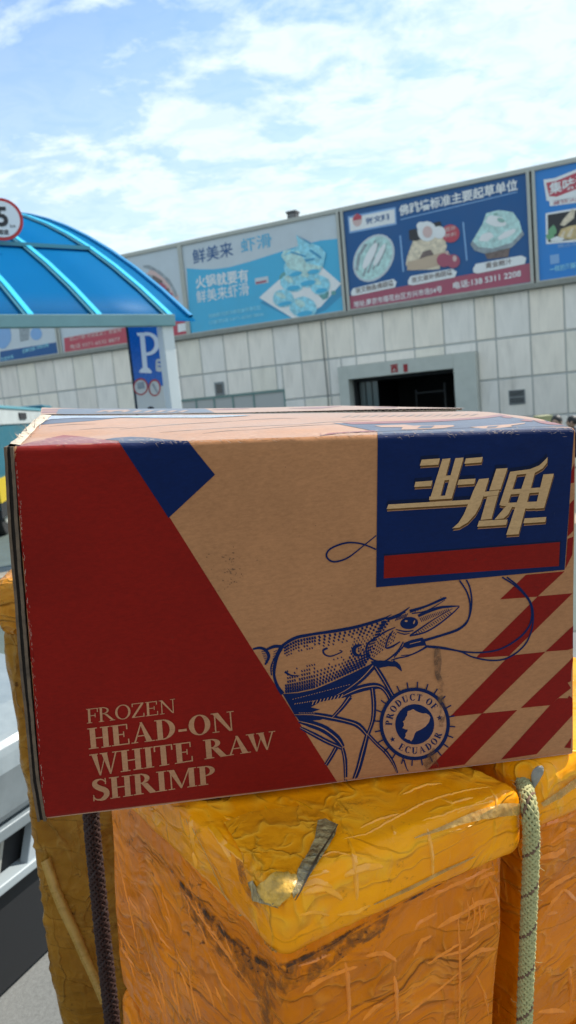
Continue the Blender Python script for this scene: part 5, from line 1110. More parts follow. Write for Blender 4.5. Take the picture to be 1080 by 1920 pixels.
# solid underside
sh += [[(530, 1301), (560, 1299), (590, 1292.5), (627, 1277), (660, 1262), (697, 1244), (716, 1243), (704, 1254), (690, 1263), (668, 1279), (650, 1292), (634, 1301), (655, 1300), (660, 1306), (640, 1308), (600, 1316), (583, 1326), (600, 1330), (582, 1336), (618, 1343), (600, 1350), (566, 1352), (560, 1350), (551, 1338)]]
# cheek, eye, rostrum, jaw
sh += stroke([(686, 1218), (690, 1206), (704, 1196), (723, 1184), (741, 1176)], [4, 4, 3, 3, 1.5], 4) + stroke([(686, 1218), (690, 1230), (702, 1238), (716, 1241), (729, 1235), (746, 1220), (756, 1203)], [4, 4, 3, 3, 3, 3, 2], 4)
sh += stroke([(737, 1182), (728, 1196), (723.5, 1214), (735, 1212), (750, 1203)], [2, 3, 3, 4, 2], 4)
sh += stroke([(678, 1209), (667, 1212), (663, 1220), (668, 1228), (678, 1228)], [3, 7, 8, 6, 2], 4) + stroke([(672, 1219), (675, 1214), (677, 1222), (681, 1215), (683, 1221)], 1.3)
sh += stroke([(614, 1215), (606, 1219), (609, 1227), (621, 1230), (641, 1222), (636, 1219)], [4, 4, 3, 2.5, 2, 1.5], 4) + stroke([(534, 1259), (545, 1266), (562, 1267)], [5, 3, 1], 3)
for r_ in range(5):
    for k in range(9): 
        x_ = 697 + k * 5.2 + r_ * 2; y_ = 1232 - k * 4.2 - 5 + r_ * -6.2 + 6
        if x_ < 744 and y_ > 1184: sh += stroke([(x_, y_), (x_ - 1.6, y_ + 3.6)], 1.7)
sh += [px_ell(767, 1168, 17, 11.5, 20, -0.12)] + stroke([(742, 1180), (760, 1184), (775, 1182)], [1.5, 3, 2], 3) + stroke([(744, 1185), (758, 1189), (768, 1187)], [1.5, 2.5, 1], 3)
sh += stroke([(768, 1146), (800, 1136), (832, 1122), (837, 1122)], [6, 4, 5, 1], 3) + stroke([(772, 1150), (800, 1145), (834, 1125)], [2.5, 2, 1], 3)
sh += stroke([(784, 1155), (803, 1146), (825, 1139), (845, 1137), (861, 1136)], [5, 6, 5, 4, 1], 4) + stroke([(861, 1137), (848, 1150), (820, 1172), (795, 1186), (768, 1192)], [2, 2.5, 3, 3, 3], 4) + stroke([(769, 1191), (790, 1177), (815, 1160), (848, 1141)], [3, 3, 1.8, 1], 4)
for k in range(17):
    q = k / 17; sh += stroke([(787 + 56 * q, 1158 - 18 * q), (791 + 54 * q, 1166 - 22 * q)], 1.3); sh += stroke([(780 + 66 * q, 1184 - 42 * q + 2), (784 + 66 * q, 1190 - 42 * q)], 1.4)
for k in range(10): sh += stroke([(778 + 5.2 * k, 1148 - 2.3 * k), (779 + 5.2 * k, 1144 - 2.3 * k)], 1.2)
for k in range(7): sh += stroke([(745 + 3.2 * k, 1156 - 1.0 * k), (741 + 3.2 * k, 1164 - 1.0 * k)], 1.5)
sh += [[(756, 1206), (770, 1200), (792, 1195), (797, 1203), (799, 1210), (786, 1211), (765, 1216), (757, 1213)]] + stroke([(800, 1212), (785, 1221), (764, 1230), (745, 1234), (733, 1238)], [4, 3, 2.5, 2.5, 2], 3) + stroke([(796, 1216), (775, 1226), (752, 1229)], 1.3, 3)
for k in range(6): sh += stroke([(742 + 3 * k, 1226 - 3.4 * k), (739 + 3 * k, 1233 - 3.4 * k)], 2.0)
# claw and legs
sh += [[(695, 1240), (712, 1238), (728, 1239), (745, 1241), (753, 1259), (742, 1250), (728, 1249), (712, 1252), (700, 1252)]] + stroke([(737, 1239), (748, 1247), (753, 1258)], [4, 3.5, 1], 3)
def leg(pts, w, light=True):
    o = stroke(pts, w, 3); lt.extend(stroke([(x_ - .8, y_ - .5) for x_, y_ in pts], [max(q * .13, .7) for q in (w if hasattr(w, '__len__') else [w])], 3)) if light else None
    return o
lt = []
sh += leg([(704, 1250), (718, 1272), (734, 1300), (741, 1312)], [9, 9, 7, 9]) + leg([(641, 1306), (672, 1292), (700, 1286), (716, 1289), (728, 1303), (734, 1318)], [6, 13, 13, 8, 8, 10]) + leg([(698, 1290), (701, 1320), (699, 1350), (690, 1376)], [9, 9, 8, 7])
sh += leg([(689, 1376), (680, 1410), (672, 1440), (664, 1461)], [8, 11, 10, 8]) + leg([(552, 1340), (585, 1340), (618, 1345), (650, 1352), (672, 1360), (689, 1378)], [5, 10, 11, 10, 11, 8]) + leg([(689, 1376), (706, 1394), (724, 1411), (737, 1430), (745, 1449)], [7, 7, 8, 6, 3])
sh += leg([(560, 1352), (585, 1358), (610, 1368), (632, 1385), (643, 1400)], [6, 14, 15, 14, 7]) + leg([(563, 1364), (590, 1378), (615, 1391), (640, 1402)], [5, 9, 9, 8]) + leg([(642, 1402), (647, 1425), (648, 1463)], [7, 8, 6]) + leg([(630, 1402), (621, 1418), (611, 1434)], [8, 8, 7])
sh += leg([(656, 1306), (642, 1325), (622, 1347)], [10, 8, 6]) + leg([(700, 1248), (680, 1270), (655, 1290), (632, 1303)], [12, 11, 9, 3]) + leg([(779, 1420), (777, 1437), (776, 1447)][:0] or [(757, 1424), (762, 1440), (766, 1446)], [3, 2, 1], False)
drape('shrimp_drawing', sh, TF, O1 * 1.4, M_blue, carton, 30, 30, 0.00002)
for k in range(22): lt += stroke([(548 + 5 * k, 1311 - 1.3 * k), (550.5 + 5 * k, 1310 - 1.3 * k)], .9)
for k in range(9): lt += stroke([(585 + 6.6 * k, 1321 - 1.5 * k), (588 + 6.8 * k, 1313 - 1.5 * k)], 1.5)
for k in range(10): lt += stroke([(552 + 4.6 * k, 1320 - .7 * k), (554 + 4.6 * k, 1318 - .7 * k)], 1.1)
for k in range(7): lt += stroke([(560 + 4.4 * k, 1336), (563 + 4.4 * k, 1336.4)], 1)
lt += [px_ell(761, 1164, 3, 1.8, 8), px_ell(776, 1166, 1.4, 4, 8, .3)] + stroke([(768, 1207), (788, 1202)], 1.2)
tag(drape('shrimp_highlight', lt, TF, O1 * 3.2, M_kraft_lt, carton, 30, 30, 0.00002), kind='stuff')
ants = [stroke([(797, 1211), (830, 1214), (865, 1221), (902, 1223), (939, 1216), (976, 1193), (995, 1165), (993, 1130), (969, 1101), (941, 1082)], [4, 3.4, 3, 3, 3, 3.4, 3.4, 3, 3, 3], 6), stroke([(800, 1212), (858, 1220), (887, 1232), (924, 1238), (954, 1232), (984, 1208), (998, 1172), (996, 1133), (974, 1102), (950, 1082)], [4, 3, 3, 3, 3, 3, 3, 3, 3, 3], 6), stroke([(793, 1200), (828, 1190), (861, 1178), (878, 1160), (884, 1130), (881, 1103), (874, 1087)], [3, 3, 4, 3.4, 3, 3, 3], 6), stroke([(794, 1202), (830, 1191), (860, 1180), (877, 1163), (881, 1135), (875, 1110), (861, 1088)], [3, 2.5, 3.5, 3, 3, 3, 3], 6), stroke([(705, 1004), (680, 1024), (651, 1046), (625, 1053), (612, 1043), (619, 1029), (647, 1018), (676, 1019), (705, 1030)], [2, 2, 3, 3.4, 3.4, 3.4, 3.4, 3, 2.6], 6)]
for a_ in ants: drape('antenna', a_, TF, O1 * 2.6, M_blue, carton, 30, 30, 0.00002)
# --- origin seal
sx0, sy0 = 777, 1356.5
def ringp(rx0, ry0, rx1, ry1, n=60): return [[(sx0 + rx0 * math.cos(a), sy0 + ry0 * math.sin(a)), (sx0 + rx0 * math.cos(b_), sy0 + ry0 * math.sin(b_)), (sx0 + rx1 * math.cos(b_), sy0 + ry1 * math.sin(b_)), (sx0 + rx1 * math.cos(a), sy0 + ry1 * math.sin(a))] for a, b_ in ((2 * math.pi * k / n, 2 * math.pi * (k + 1) / n) for k in range(n))]
drape('seal_ground', [px_ell(sx0, sy0, 63, 65, 48)], TF, O1 * 3.4, M_kraft_lt, carton, 20, 20)
sl = ringp(66, 68, 59.5, 61.5) + [px_ell(sx0, sy0 + .8, 36.5, 37.8, 40)]
for k in range(24):
    a = math.radians(k * 15 + 4); sl += stroke([(sx0 + 65 * math.cos(a), sy0 + 67 * math.sin(a)), (sx0 + 76 * math.cos(a), sy0 + 79 * math.sin(a))], 2.4)
def arc_text(s, a0, a1, r, h, inward, w=.24):
    lay, tot_ = layout(s, w, 0.10); o = []
    for c, x0, adv, g in lay:
        am = math.radians(a0 + (a1 - a0) * (x0 + adv / 2) / tot_); cx_, cy_ = sx0 + r * math.cos(am), sy0 + r * 1.03 * math.sin(am)
        sgn = 1 if not inward else -1
        up = (math.cos(am) * sgn, math.sin(am) * sgn); rt = (-up[1], up[0])
        k = h; o += [[(cx_ + (x_ - adv / 2) * k * rt[0] + (y_ - .5) * k * up[0], cy_ + (x_ - adv / 2) * k * rt[1] + (y_ - .5) * k * up[1]) for x_, y_ in pl] for pl in g]
    return o
sl += arc_text('PRODUCT OF', 176, 325, 48.5, 12.5, False) + arc_text('ECUADOR', 126, 18, 48.5, 12.5, True)
def star(cx_, cy_, r): return [[(cx_, cy_), (cx_ + r * math.cos(a - .63), cy_ + r * .45 * math.sin(a - .63) / .45 * .45), (cx_ + r * math.cos(a), cy_ + r * math.sin(a)), (cx_ + r * .42 * math.cos(a + .63), cy_ + r * .42 * math.sin(a + .63))] for a in [math.radians(-90 + 72 * k - 6) for k in range(5)]]
def star(cx_, cy_, r):
    return [[(cx_ + (r if k % 2 == 0 else r * .42) * math.cos(math.radians(-98 + 36 * k)), cy_ + (r if k % 2 == 0 else r * .42) * math.sin(math.radians(-98 + 36 * k))) for k in range(10)]]
sl += star(735.5, 1385.5, 5.5) + star(823.5, 1345, 5.5)
tag(drape('origin_seal', sl, TF, O1 * 4.4, M_blue, carton, 20, 20, 0.00002), 'round seal reading PRODUCT OF ECUADOR round a country outline')
E2 = lambda pts: [(700 + x_ / 6.75, 1260 + y_ / 6.75) for x_, y_ in pts]
drape('country_outline', [E2([(500, 462), (530, 485), (575, 505), (620, 518), (660, 515), (700, 538), (715, 565), (705, 610), (690, 640), (655, 680), (620, 705), (580, 728), (540, 745), (520, 770), (505, 815), (490, 850), (470, 870), (455, 850), (430, 848), (405, 832), (388, 830), (405, 800), (402, 770), (425, 745), (430, 722), (400, 718), (362, 700), (382, 670), (380, 640), (368, 620), (392, 600), (405, 565), (422, 545), (428, 490), (460, 480)])], TF, O1 * 6.2, M_kraft_lt, carton, 20, 20)
# --- stains on the board
def stain_shade_mat(name, col, a):  # patchy see-through overlay, for real stains and for painted shade
    m = bpy.data.materials.new(name); m.use_nodes = True; nt = m.node_tree; b = nt.nodes['Principled BSDF']; b.inputs['Base Color'].default_value = (*col, 1); b.inputs['Roughness'].default_value = 0.6
    tc = N(nt, 'ShaderNodeTexCoord'); n = N(nt, 'ShaderNodeTexNoise', inp={'Scale': 70, 'Detail': 5, 'Roughness': 0.7}); nt.links.new(tc.outputs['Object'], n.inputs['Vector'])
    r = N(nt, 'ShaderNodeMapRange', inp={1: 0.40, 2: 0.62, 3: 0.0, 4: a}); nt.links.new(n.outputs[0], r.inputs[0]); nt.links.new(r.outputs[0], b.inputs['Alpha']); return m
M_stain = stain_shade_mat('brown_stain', (0.10, 0.045, 0.02), 0.75)
drape('water_stain', [[(814, 1214), (824, 1213), (827, 1240), (824, 1262), (832, 1282), (829, 1300), (836, 1330), (830, 1362), (822, 1362), (824, 1330), (818, 1300), (820, 1280), (814, 1262), (812, 1236)], [(800, 1415), (812, 1400), (820, 1408), (818, 1425), (825, 1440), (800, 1444), (792, 1430)]], TF, O1 * 8, M_stain, carton, 12, 12)
sp2 = []
for k in range(60):
    x_, y_ = rh.gauss(432, 14), rh.gauss(1062, 26); sp2.append(px_ell(x_, y_, rh.uniform(.8, 2.6), rh.uniform(.6, 1.6), 6))
for k in range(24): x_, y_ = rh.uniform(300, 1040), rh.uniform(860, 1440); sp2.append(px_ell(x_, y_, rh.uniform(.6, 1.4), rh.uniform(.5, 1.3), 6))
tag(drape('specks', sp2, TF, O1 * 8, stain_shade_mat('dark_specks', (0.05, 0.025, 0.012), 0.95), carton, 30, 30), kind='stuff')
# scuffs where the fold is rubbed, ragged pale fibres
sc_ = []
for k in range(230):
    x_ = rh.uniform(28, 705); y0_ = np.interp(x_, [25, 60, 222, 352, 705, 1076], [838, 829, 828, 828, 812, 803]) + rh.gauss(1.5, 2.2); ln_ = rh.uniform(2, 9); a = rh.gauss(0.1, .35); sc_ += stroke([(x_, y0_), (x_ + ln_ * math.cos(a), y0_ + ln_ * math.sin(a))], [0.3, rh.uniform(.6, 1.8), .3])
for k in range(90):
    x_ = rh.uniform(712, 1074); y0_ = np.interp(x_, [705, 1076], [814, 806]) + rh.gauss(2, 3); ln_ = rh.uniform(2, 8); a = rh.gauss(0.0, .5); sc_ += stroke([(x_, y0_), (x_ + ln_ * math.cos(a), y0_ + ln_ * math.sin(a))], [0.3, rh.uniform(.5, 1.2), .3])
for k in range(110):
    y_ = rh.uniform(845, 1520); x_ = np.interp(y_, [838, 1540], [27, 84]) + abs(rh.gauss(0, 1.8)) + 1; sc_ += stroke([(x_, y_), (x_ + rh.uniform(-1, 2), y_ + rh.uniform(2, 7))], [0.3, rh.uniform(.4, 1.0), .3])
tag(drape('edge_scuffs', sc_, TF, O1 * 8, mat('rubbed_fibre', (0.52, 0.38, 0.29), 0.9), carton, 40, 40), kind='stuff')

# ------------------------------------------------------------------ loose tape on the main crate
kids = {c.name.split('.')[0]: c for c in main.children}
TMl = [bvh_of(kids['lid'])]; TMb = [bvh_of(kids['box'])]
M_film = mat('clouded_tape_edge', (0.44, 0.29, 0.08), 0.16, coat=0.3, alpha=0.62, vary=0.35, vscale=60, bump=0.8, bscale=70)
M_silver = mat('silvery_tape_fold', (0.30, 0.215, 0.09), 0.16, coat=0.3, vary=0.75, vscale=70, bump=1.0, bscale=90, stretch=(1.0, 2.2, 0.6))
M_ply = tape_mat('loose_yellow_tape', (0.90, 0.36, 0.008), (0.70, 0.23, 0.005), 0.3, 1.3, 0.2)
wv = lambda x_, y_: 0.0008 + 0.0016 * abs(vnoise(np.array([x_ / 11., y_ / 15., .3]), 51))
drape('loose_tape', [[(470, 1655), (455, 1600), (420, 1545), (470, 1525), (560, 1515), (606, 1527), (632, 1556), (596, 1610), (566, 1650), (545, 1680), (524, 1697), (500, 1688), (484, 1685)]], TMl, 0.0012, M_ply, main, 5, 5, smooth=True, wob=wv)
wv2 = lambda x_, y_: 0.0020 + 0.0022 * abs(vnoise(np.array([x_ / 7., y_ / 9., .7]), 52))
drape('folded_tape_edge', [[(633, 1553), (628, 1572), (604, 1612), (572, 1652), (548, 1682), (545, 1672), (556, 1640), (574, 1612), (590, 1580), (596, 1545), (610, 1540)], [(470, 1652), (480, 1650), (492, 1672), (520, 1690), (526, 1699), (500, 1691), (482, 1686)]], TMl, 0.0012, M_silver, main, 4, 4, smooth=True, wob=wv2)
drape('tape_edge_line', stroke([(634, 1554), (606, 1600), (575, 1645), (549, 1684)], [1, 3.5, 3, 1.5], 4), TMl, 0.0052, mat('dark_tape_edge', (0.05, 0.03, 0.012), 0.4), main, 8, 8)  # thin dark line along the right edge of the folded tape
drape('pale_tape_end', [[(488, 1662), (520, 1640), (552, 1645), (556, 1652), (540, 1680), (524, 1696), (500, 1686)]], TMl, 0.0014, mat('pale_tape', (0.62, 0.34, 0.05), 0.36, coat=0.0, vary=0.45, vscale=60, bump=1.0, bscale=50), main, 4, 4, smooth=True, wob=wv2)
fe = stroke([(262, 1546), (300, 1582), (345, 1630), (372, 1668), (400, 1700), (440, 1738), (480, 1768), (520, 1783)], [5, 10, 9, 12, 24, 26, 22, 8], 5)
drape('clouded_tape_band', fe, TMl, 0.0012, M_film, main, 8, 8, smooth=True, wob=lambda x_, y_: 0.0006)
drape('tape_fold_band', stroke([(775, 1572), (830, 1552), (890, 1530), (940, 1518), (976, 1516)], [2, 7, 16, 22, 20], 5) , TMl, 0.0014, M_film, main, 6, 6, smooth=True, wob=lambda x_, y_: 0.0006 + 0.0015 * abs(vnoise(np.array([x_ / 12., y_ / 4., .7]), 53)))
drape('lower_tape_edge', stroke([(700, 1695), (760, 1668), (830, 1633), (890, 1605)], [2, 7, 6, 2], 5), TMl, 0.0010, M_film, main, 8, 8, smooth=True)
# crumpled band right under the lid corner
M_crum = tape_mat('crumpled_orange_tape', (0.50, 0.17, 0.012), (0.30, 0.09, 0.008), 0.9, 2.0, 0.24, relief=1.2, smooth_at=0.2)
wv3 = lambda x_, y_: 0.0015 + 0.0045 * abs(float(vnoise(np.array([x_ / 14., y_ / 17., .7]), 61))) + 0.0018 * float(vnoise(np.array([x_ / 5., y_ / 6., .2]), 62))
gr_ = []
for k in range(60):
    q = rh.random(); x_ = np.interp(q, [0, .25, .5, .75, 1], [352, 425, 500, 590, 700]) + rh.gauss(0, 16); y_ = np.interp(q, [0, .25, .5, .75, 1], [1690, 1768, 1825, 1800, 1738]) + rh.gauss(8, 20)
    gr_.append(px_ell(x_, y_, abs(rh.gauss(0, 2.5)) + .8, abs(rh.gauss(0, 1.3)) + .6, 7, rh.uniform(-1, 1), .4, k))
tag(drape('grime', gr_, TMb, 0.0007, stain_shade_mat('fold_grime', (0.045, 0.014, 0.004), 0.85), main, 8, 8), kind='stuff')
tag(drape('contact_shade_line', stroke([(300, 1600), (350, 1668), (430, 1758), (495, 1806), (530, 1812), (600, 1778), (700, 1722), (850, 1642), (972, 1578)], [1, 6, 8, 9, 9, 7, 4, 3, 1], 5), TMb, 0.0012, stain_shade_mat('crevice_shade', (0.05, 0.018, 0.004), 0.95), main, 8, 8), kind='stuff')  # contact shade below the lid, painted as a dark stroke on the box
M_dirty = stain_shade_mat('dirty_fold_film', (0.20, 0.070, 0.010), 0.62)
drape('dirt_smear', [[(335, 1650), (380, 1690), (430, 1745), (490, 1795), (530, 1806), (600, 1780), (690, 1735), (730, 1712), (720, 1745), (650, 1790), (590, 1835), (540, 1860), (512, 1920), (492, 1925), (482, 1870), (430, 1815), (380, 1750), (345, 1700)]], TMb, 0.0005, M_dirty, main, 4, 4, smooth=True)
drape('dirt_smear', [[(440, 1600), (470, 1630), (476, 1660), (500, 1700), (498, 1715), (470, 1690), (450, 1650)]], TMl, 0.0005, stain_shade_mat('lid_dirt', (0.16, 0.06, 0.015), 0.6), main, 6, 6, smooth=True)
# stiff folds of film standing up from the wrapping
def ridges(name, lines, conv, targets, r, m, parent):
    mb = MB(); rj = random.Random(len(lines))
    for ln in lines:
        pts = [conv(*q) for q in ln]; q_ = []
        for (xa, ya), (xb, yb_) in zip(pts, pts[1:]):
            n = max(3, int(math.hypot(xb - xa, yb_ - ya) / 5)); q_ += [(xa + (xb - xa) * k / n + rj.gauss(0, .5), ya + (yb_ - ya) * k / n + rj.gauss(0, .5)) for k in range(n)]
        q_.append(pts[-1]); P3 = []
        for x_, y_ in q_:
            d = ray(x_, y_); h = None
            for T_ in targets:
                g = T_.ray_cast(ORG, d)
                if g[0] is not None and (h is None or g[3] < h[3]): h = g
            if h is not None: P3.append((h[0], h[1] if h[1].dot(d) < 0 else -h[1], d))
        if len(P3) < 4: continue
        n = len(P3); rr = r * rj.uniform(.7, 1.3); vs = []
        for k, (p0, nn, d) in enumerate(P3):
            t = (P3[min(k + 1, n - 1)][0] - P3[max(k - 1, 0)][0]).normalized(); s_ = t.cross(nn).normalized(); e_ = max(0.0, math.sin(math.pi * k / (n - 1))) ** .6
            vs += [p0 - s_ * rr * 6.5 * (.4 + .6 * e_) - nn * 0.0003, p0 - s_ * rr * 1.2 + nn * rr * 1.9 * e_, p0 + s_ * rr * .2 + nn * rr * 2.4 * e_, p0 + s_ * rr * 1.4 - nn * 0.0004]
        mb.add(vs, [(k * 4 + q, k * 4 + q + 1, (k + 1) * 4 + q + 1, (k + 1) * 4 + q) for k in range(n - 1) for q in range(3)])
    return tag(mk(name, mb.v, mb.f, m, parent, True), kind='stuff')
cA = lambda x_, y_: (560 + x_ / 2.077, 1380 + y_ / 2.077)
cB = lambda x_, y_: (120 + x_ / 2.077, 1280 + y_ / 2.077)
M_fold = mat('folded_film', (0.95, 0.36, 0.004), 0.14, coat=0.35, vary=0.15, vscale=60)
M_foldb = mat('folded_film_orange', (0.84, 0.225, 0.002), 0.16, coat=0.3, vary=0.15, vscale=60)
ridges('tape_ridge', [[(500, 890), (580, 840), (640, 800)], [(395, 1110), (480, 1040), (570, 970), (640, 910)], [(370, 935), (375, 1000), (385, 1110)], [(540, 750), (600, 715), (650, 690)], [(640, 690), (700, 655), (760, 640), (850, 610)],
    [(660, 790), (740, 740), (850, 690)], [(180, 880), (190, 1000), (195, 1110)], [(250, 1110), (300, 1060), (330, 1045)], [(620, 700), (625, 820), (625, 1100)], [(450, 760), (470, 730), (540, 690)], [(650, 870), (700, 840), (790, 830)], [(480, 640), (640, 570), (760, 510)],
    [(720, 520), (760, 600), (790, 700)], [(655, 640), (662, 700), (650, 760)], [(676, 630), (684, 700), (672, 770)], [(700, 640), (706, 700), (696, 750)], [(722, 660), (724, 720)], [(560, 860), (640, 840), (700, 800)], [(260, 860), (330, 850), (380, 880)], [(700, 560), (800, 520), (850, 500)],
    [(770, 720), (800, 820), (790, 900)], [(690, 930), (720, 1000), (740, 1090)], [(450, 860), (480, 800), (520, 780)], [(100, 950), (140, 930), (230, 900)], [(0, 900), (60, 880), (130, 850)], [(20, 1000), (90, 950), (150, 930)]], cA, TMb, 0.00062, M_foldb, main)
ridges('tape_ridge', [[(170, 400), (260, 385), (340, 340), (480, 265), (560, 235), (640, 215), (750, 195)], [(480, 330), (560, 310), (640, 280), (760, 255)], [(240, 360), (300, 330), (400, 300)], [(60, 480), (140, 450), (200, 465)], [(190, 400), (210, 470), (225, 640)],
    [(0, 560), (60, 545), (120, 530)], [(500, 360), (515, 470), (520, 560)], [(180, 550), (260, 520), (330, 512)], [(740, 200), (765, 240), (768, 300)], [(20, 620), (100, 600), (170, 640)], [(0, 700), (60, 690), (120, 700)], [(360, 350), (375, 385)], [(80, 170), (200, 150), (330, 135)],
    [(400, 230), (500, 190), (560, 185)], [(560, 250), (600, 262), (680, 240)], [(620, 300), (700, 262), (760, 232)], [(20, 590), (70, 575), (130, 590)], [(150, 700), (230, 690), (280, 660)]], cA, TMl, 0.0007, M_fold, main)
ridges('tape_ridge', [[(590, 600), (640, 650), (700, 700), (750, 760)], [(640, 570), (680, 620), (700, 680)], [(750, 640), (760, 690), (830, 720)], [(780, 480), (820, 560), (845, 640)], [(500, 660), (515, 720), (530, 780)], [(560, 560), (620, 640), (650, 700)], [(870, 520), (930, 505), (980, 500)],
    [(900, 460), (990, 520)], [(490, 520), (500, 650)], [(845, 600), (880, 640), (930, 650)], [(620, 520), (700, 560), (760, 570)], [(700, 740), (760, 720), (860, 740)]], cB, TMl, 0.0009, M_fold, main)
lft = [[(440, 760), (520, 900), (600, 1000), (720, 1180)], [(480, 780), (560, 960), (700, 1140)], [(360, 1130), (390, 1250), (400, 1329)], [(420, 1110), (440, 1220), (450, 1300)], [(480, 1100), (520, 1320)], [(150, 700), (190, 900), (230, 1200)], [(200, 640), (260, 900), (300, 1100)], [(330, 900), (380, 1000), (420, 1050)], [(560, 1050), (620, 1180), (680, 1250)]]
rj = random.Random(9)
for k in range(26):
    x_, y_ = rj.uniform(180, 640), rj.uniform(700, 1250)
    if y_ > 640 + max(0, x_ - 340) * 1.0: L_ = rj.uniform(60, 190); lft.append([(x_, y_), (x_ + L_ * rj.uniform(.1, .3), y_ + L_ * .5), (x_ + L_ * rj.uniform(.3, .6), y_ + L_)])
ridges('tape_ridge', lft, cB, TMb, 0.0005, M_foldb, main)
rk = {c.name.split('.')[0]: c for c in right.children}
TRl = [bvh_of(rk['lid'])]
ridges('tape_ridge', [[(945, 620), (1000, 580), (1080, 535)], [(940, 480), (1000, 470), (1040, 440)], [(980, 420), (1040, 380), (1080, 360)], [(960, 350), (1040, 325), (1080, 300)], [(935, 740), (990, 650), (1030, 600)], [(1030, 600), (1060, 630), (1080, 645)], [(930, 1080), (1000, 1075), (1040, 1078)], [(1050, 900), (1060, 1000), (1055, 1060)], [(960, 700), (1010, 690)]], cA, TRl + [bvh_of(rk['box'])], 0.0009, M_foldb, right)
drape('tape_fold_band', stroke([(1014, 1507), (1040, 1492), (1065, 1474), (1082, 1462)], [8, 12, 14, 14], 4), TRl, 0.0016, M_film, right, 6, 6, smooth=True, wob=lambda x_, y_: 0.0006 + 0.0012 * abs(vnoise(np.array([x_ / 12., y_ / 4., .7]), 54)))

# ------------------------------------------------------------------ ropes
def braided(root, path, r, cols, nst=16, pitch=0.052, name='braid', fuzz=90):
    P = [Vector(p) for p in path]
    # resample with a smooth curve
    Q = []
    for i in range(len(P) - 1):
        p0, p1, p2, p3 = P[max(i - 1, 0)], P[i], P[i + 1], P[min(i + 2, len(P) - 1)]
        for k in range(10):
            t = k / 10; Q.append(0.5 * ((2 * p1) + (-p0 + p2) * t + (2 * p0 - 5 * p1 + 4 * p2 - p3) * t * t + (-p0 + 3 * p1 - 3 * p2 + p3) * t ** 3))
    Q.append(P[-1]); d = [0]
    for a, b_ in zip(Q, Q[1:]): d.append(d[-1] + (b_ - a).length)
    tot_ = d[-1]; qa = np.array([list(q) for q in Q]); n = int(tot_ / 0.0022)
    S_ = np.linspace(0, tot_, n); R_ = np.stack([np.interp(S_, d, qa[:, i]) for i in range(3)], 1)
    fr_ = []; u = None
    for i in range(n):
        t = Vector(R_[min(i + 1, n - 1)] - R_[max(i - 1, 0)]).normalized()
        u = t.orthogonal().normalized() if u is None else (u - t * u.dot(t)).normalized(); fr_.append((Vector(R_[i]), t, u, t.cross(u)))
    core_ = MB(); core_.tube([f_[0] for f_ in fr_[::3]], r * 0.86, 14); core_.build('core', cols[1], root, True)
    mbs = [MB(), MB()]
    for hnd in (1, -1):
        for s_ in range(nst // 2):
            pts = []
            for i in range(n):
                a = hnd * 2 * math.pi * (S_[i] / pitch) + 2 * math.pi * s_ / (nst // 2); wv_ = math.cos((nst // 2) * (2 * math.pi * (S_[i] / pitch)) + math.pi * s_ + (0 if hnd > 0 else math.pi))
                rr = r * (0.93 + 0.11 * wv_); p0, t, u, w = fr_[i]; pts.append(p0 + (u * math.cos(a) + w * math.sin(a)) * rr)
            which = 1 if (s_ == 2 and hnd == 1) else 0
            mbs[which].tube(pts, r * 0.235, 5, False)
    mbs[0].build('braided_strands', cols[0], root, True); mbs[1].build('tracer_strand', cols[2], root, True)
    fz = MB(); rf = random.Random(11)
    for k in range(fuzz):
        p0, t, u, w = fr_[rf.randrange(n)]; a = rf.uniform(0, 6.28); o_ = (u * math.cos(a) + w * math.sin(a)); b0 = p0 + o_ * r; ln_ = rf.uniform(.002, .007); e1 = b0 + (o_ + t * rf.uniform(-1, 1)).normalized() * ln_; e2 = e1 + (o_ * .3 + t * rf.uniform(-1, 1)).normalized() * ln_ * .6
        fz.tube([b0, e1, e2], 0.00018, 3, False)
    fz.build('frayed_fibres', cols[0], root)
M_sage = mat('sage_rope', (0.41, 0.375, 0.165), 0.8, vary=0.25, vscale=260, bump=0.6, bscale=900); M_rcore = mat('rope_core', (0.02, 0.025, 0.015), 0.95); M_rred = mat('rope_red_strand', (0.16, 0.085, 0.05), 0.8, vary=0.3, vscale=200)
def on_px(x_, y_, T_l, off):
    d = ray(x_, y_); h = None
    for T_ in T_l:
        q = T_.ray_cast(ORG, d)
        if q[0] is not None and (h is None or q[3] < h[3]): h = q
    return h[0] + (-d) * off
TALL = TMl + TMb + TRl + [bvh_of(rk['box'])]
rr0 = 0.0076
gp = C0 + EX * (DXm + 0.011)
path = [at_plane(940, 1395, P_top + TZ * 0.0 - TZ * 0.012, TZ)]
def rp(x_, y_, Yd): return at_y(x_, y_, Yd)
base_y = (C0 + EX * (DXm + 0.01)).y
def gap_pt(x_, y_, out_):        # point of the view ray on the crates' common front plane, moved out towards the viewer
    return at_plane(x_, y_, C0 - EPN * out_, EPN)
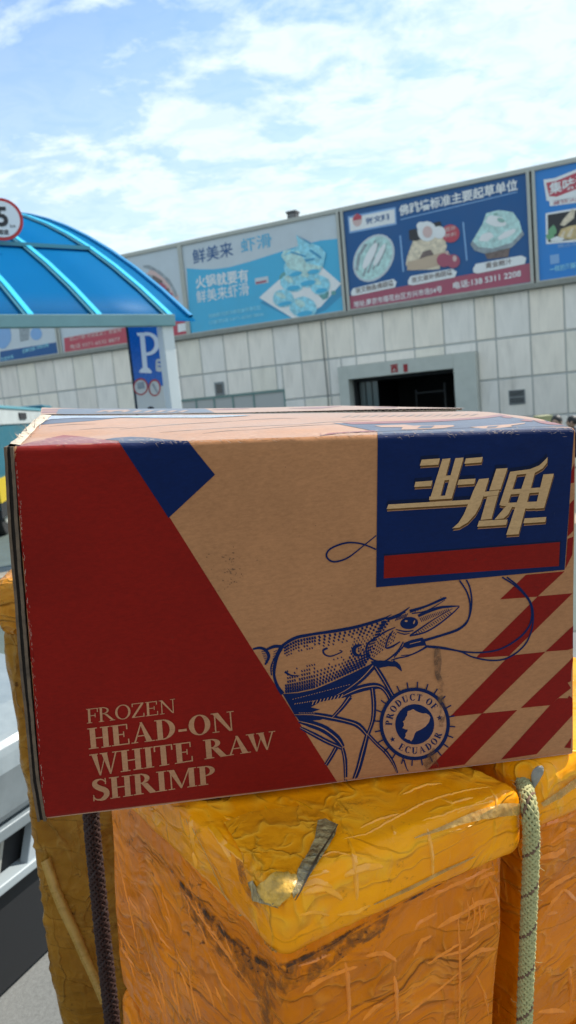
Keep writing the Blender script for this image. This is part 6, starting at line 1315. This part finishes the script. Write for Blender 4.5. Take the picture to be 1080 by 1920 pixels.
path = [gap_pt(925, 1400, -0.14), gap_pt(962, 1437, -0.075), gap_pt(980, 1466, -0.03), gap_pt(990, 1500, 0.000), gap_pt(995, 1540, 0.009), gap_pt(996, 1600, 0.006), gap_pt(992, 1700, 0.002), gap_pt(988, 1800, 0.0), gap_pt(984, 1900, 0.0), gap_pt(982, 2050, 0.0), gap_pt(980, 2300, 0.0)]
rope = thing('green_rope', 'pale green braided rope hanging between the two yellow crates', 'rope', Vector(path[-1]))
braided(rope, path, rr0, (M_sage, M_rcore, M_rred))
M_mar = mat('maroon_rope', (0.030, 0.009, 0.005), 0.8, vary=0.3, vscale=200, bump=0.5, bscale=700); M_mar2 = mat('grey_rope_fleck', (0.035, 0.018, 0.016), 0.8)
def rp2(x_, y_): return at_y(x_, y_, 0.985)
path2 = [rp2(168, 1490), rp2(174, 1570), rp2(182, 1650), rp2(191, 1740), rp2(201, 1830), rp2(212, 1930), rp2(222, 2050), rp2(240, 2300)]
rope2 = thing('dark_rope', 'dark maroon braided rope in the gap left of the corner crate', 'rope', Vector(path2[-1]))
braided(rope2, path2, 0.0098, (M_mar, M_gap, M_mar2), fuzz=20, pitch=0.07)
# grey scrap beside the rope
gs0 = on_px(1006, 1456, TRl + TMl, 0.006)
scrap = []; n_ = 10
vs = []; fs = []
R1, U1 = CU, CV
for a in range(n_ + 1):
    for b_ in range(n_ * 2):
        th_, ph_ = math.pi * a / n_, math.pi * b_ / n_
        v = 0.78 * Vector((0.0075 * math.sin(th_) * math.cos(ph_) * (1 + .5 * math.cos(th_)), 0.004 * math.sin(th_) * math.sin(ph_), 0.0165 * math.cos(th_)))
        v *= 1 + 0.22 * float(vnoise(np.array([v.x * 260, v.y * 260, v.z * 160]), 71)); v = Matrix.Rotation(0.25, 3, 'Y') @ v
        vs.append(gs0 + R1 * v.x - CN * -v.y + U1 * v.z)
for a in range(n_):
    for b_ in range(n_ * 2): fs.append((a * 2 * n_ + b_, a * 2 * n_ + (b_ + 1) % (2 * n_), (a + 1) * 2 * n_ + (b_ + 1) % (2 * n_), (a + 1) * 2 * n_ + b_))
o = mk('grey_scrap', vs, fs, mat('grey_foam', (0.24, 0.22, 0.19), 0.6, vary=0.25, vscale=120, bump=0.8, bscale=250), None, False)
tag(o, 'small crumpled grey scrap wedged beside the green rope under the carton', 'scrap')
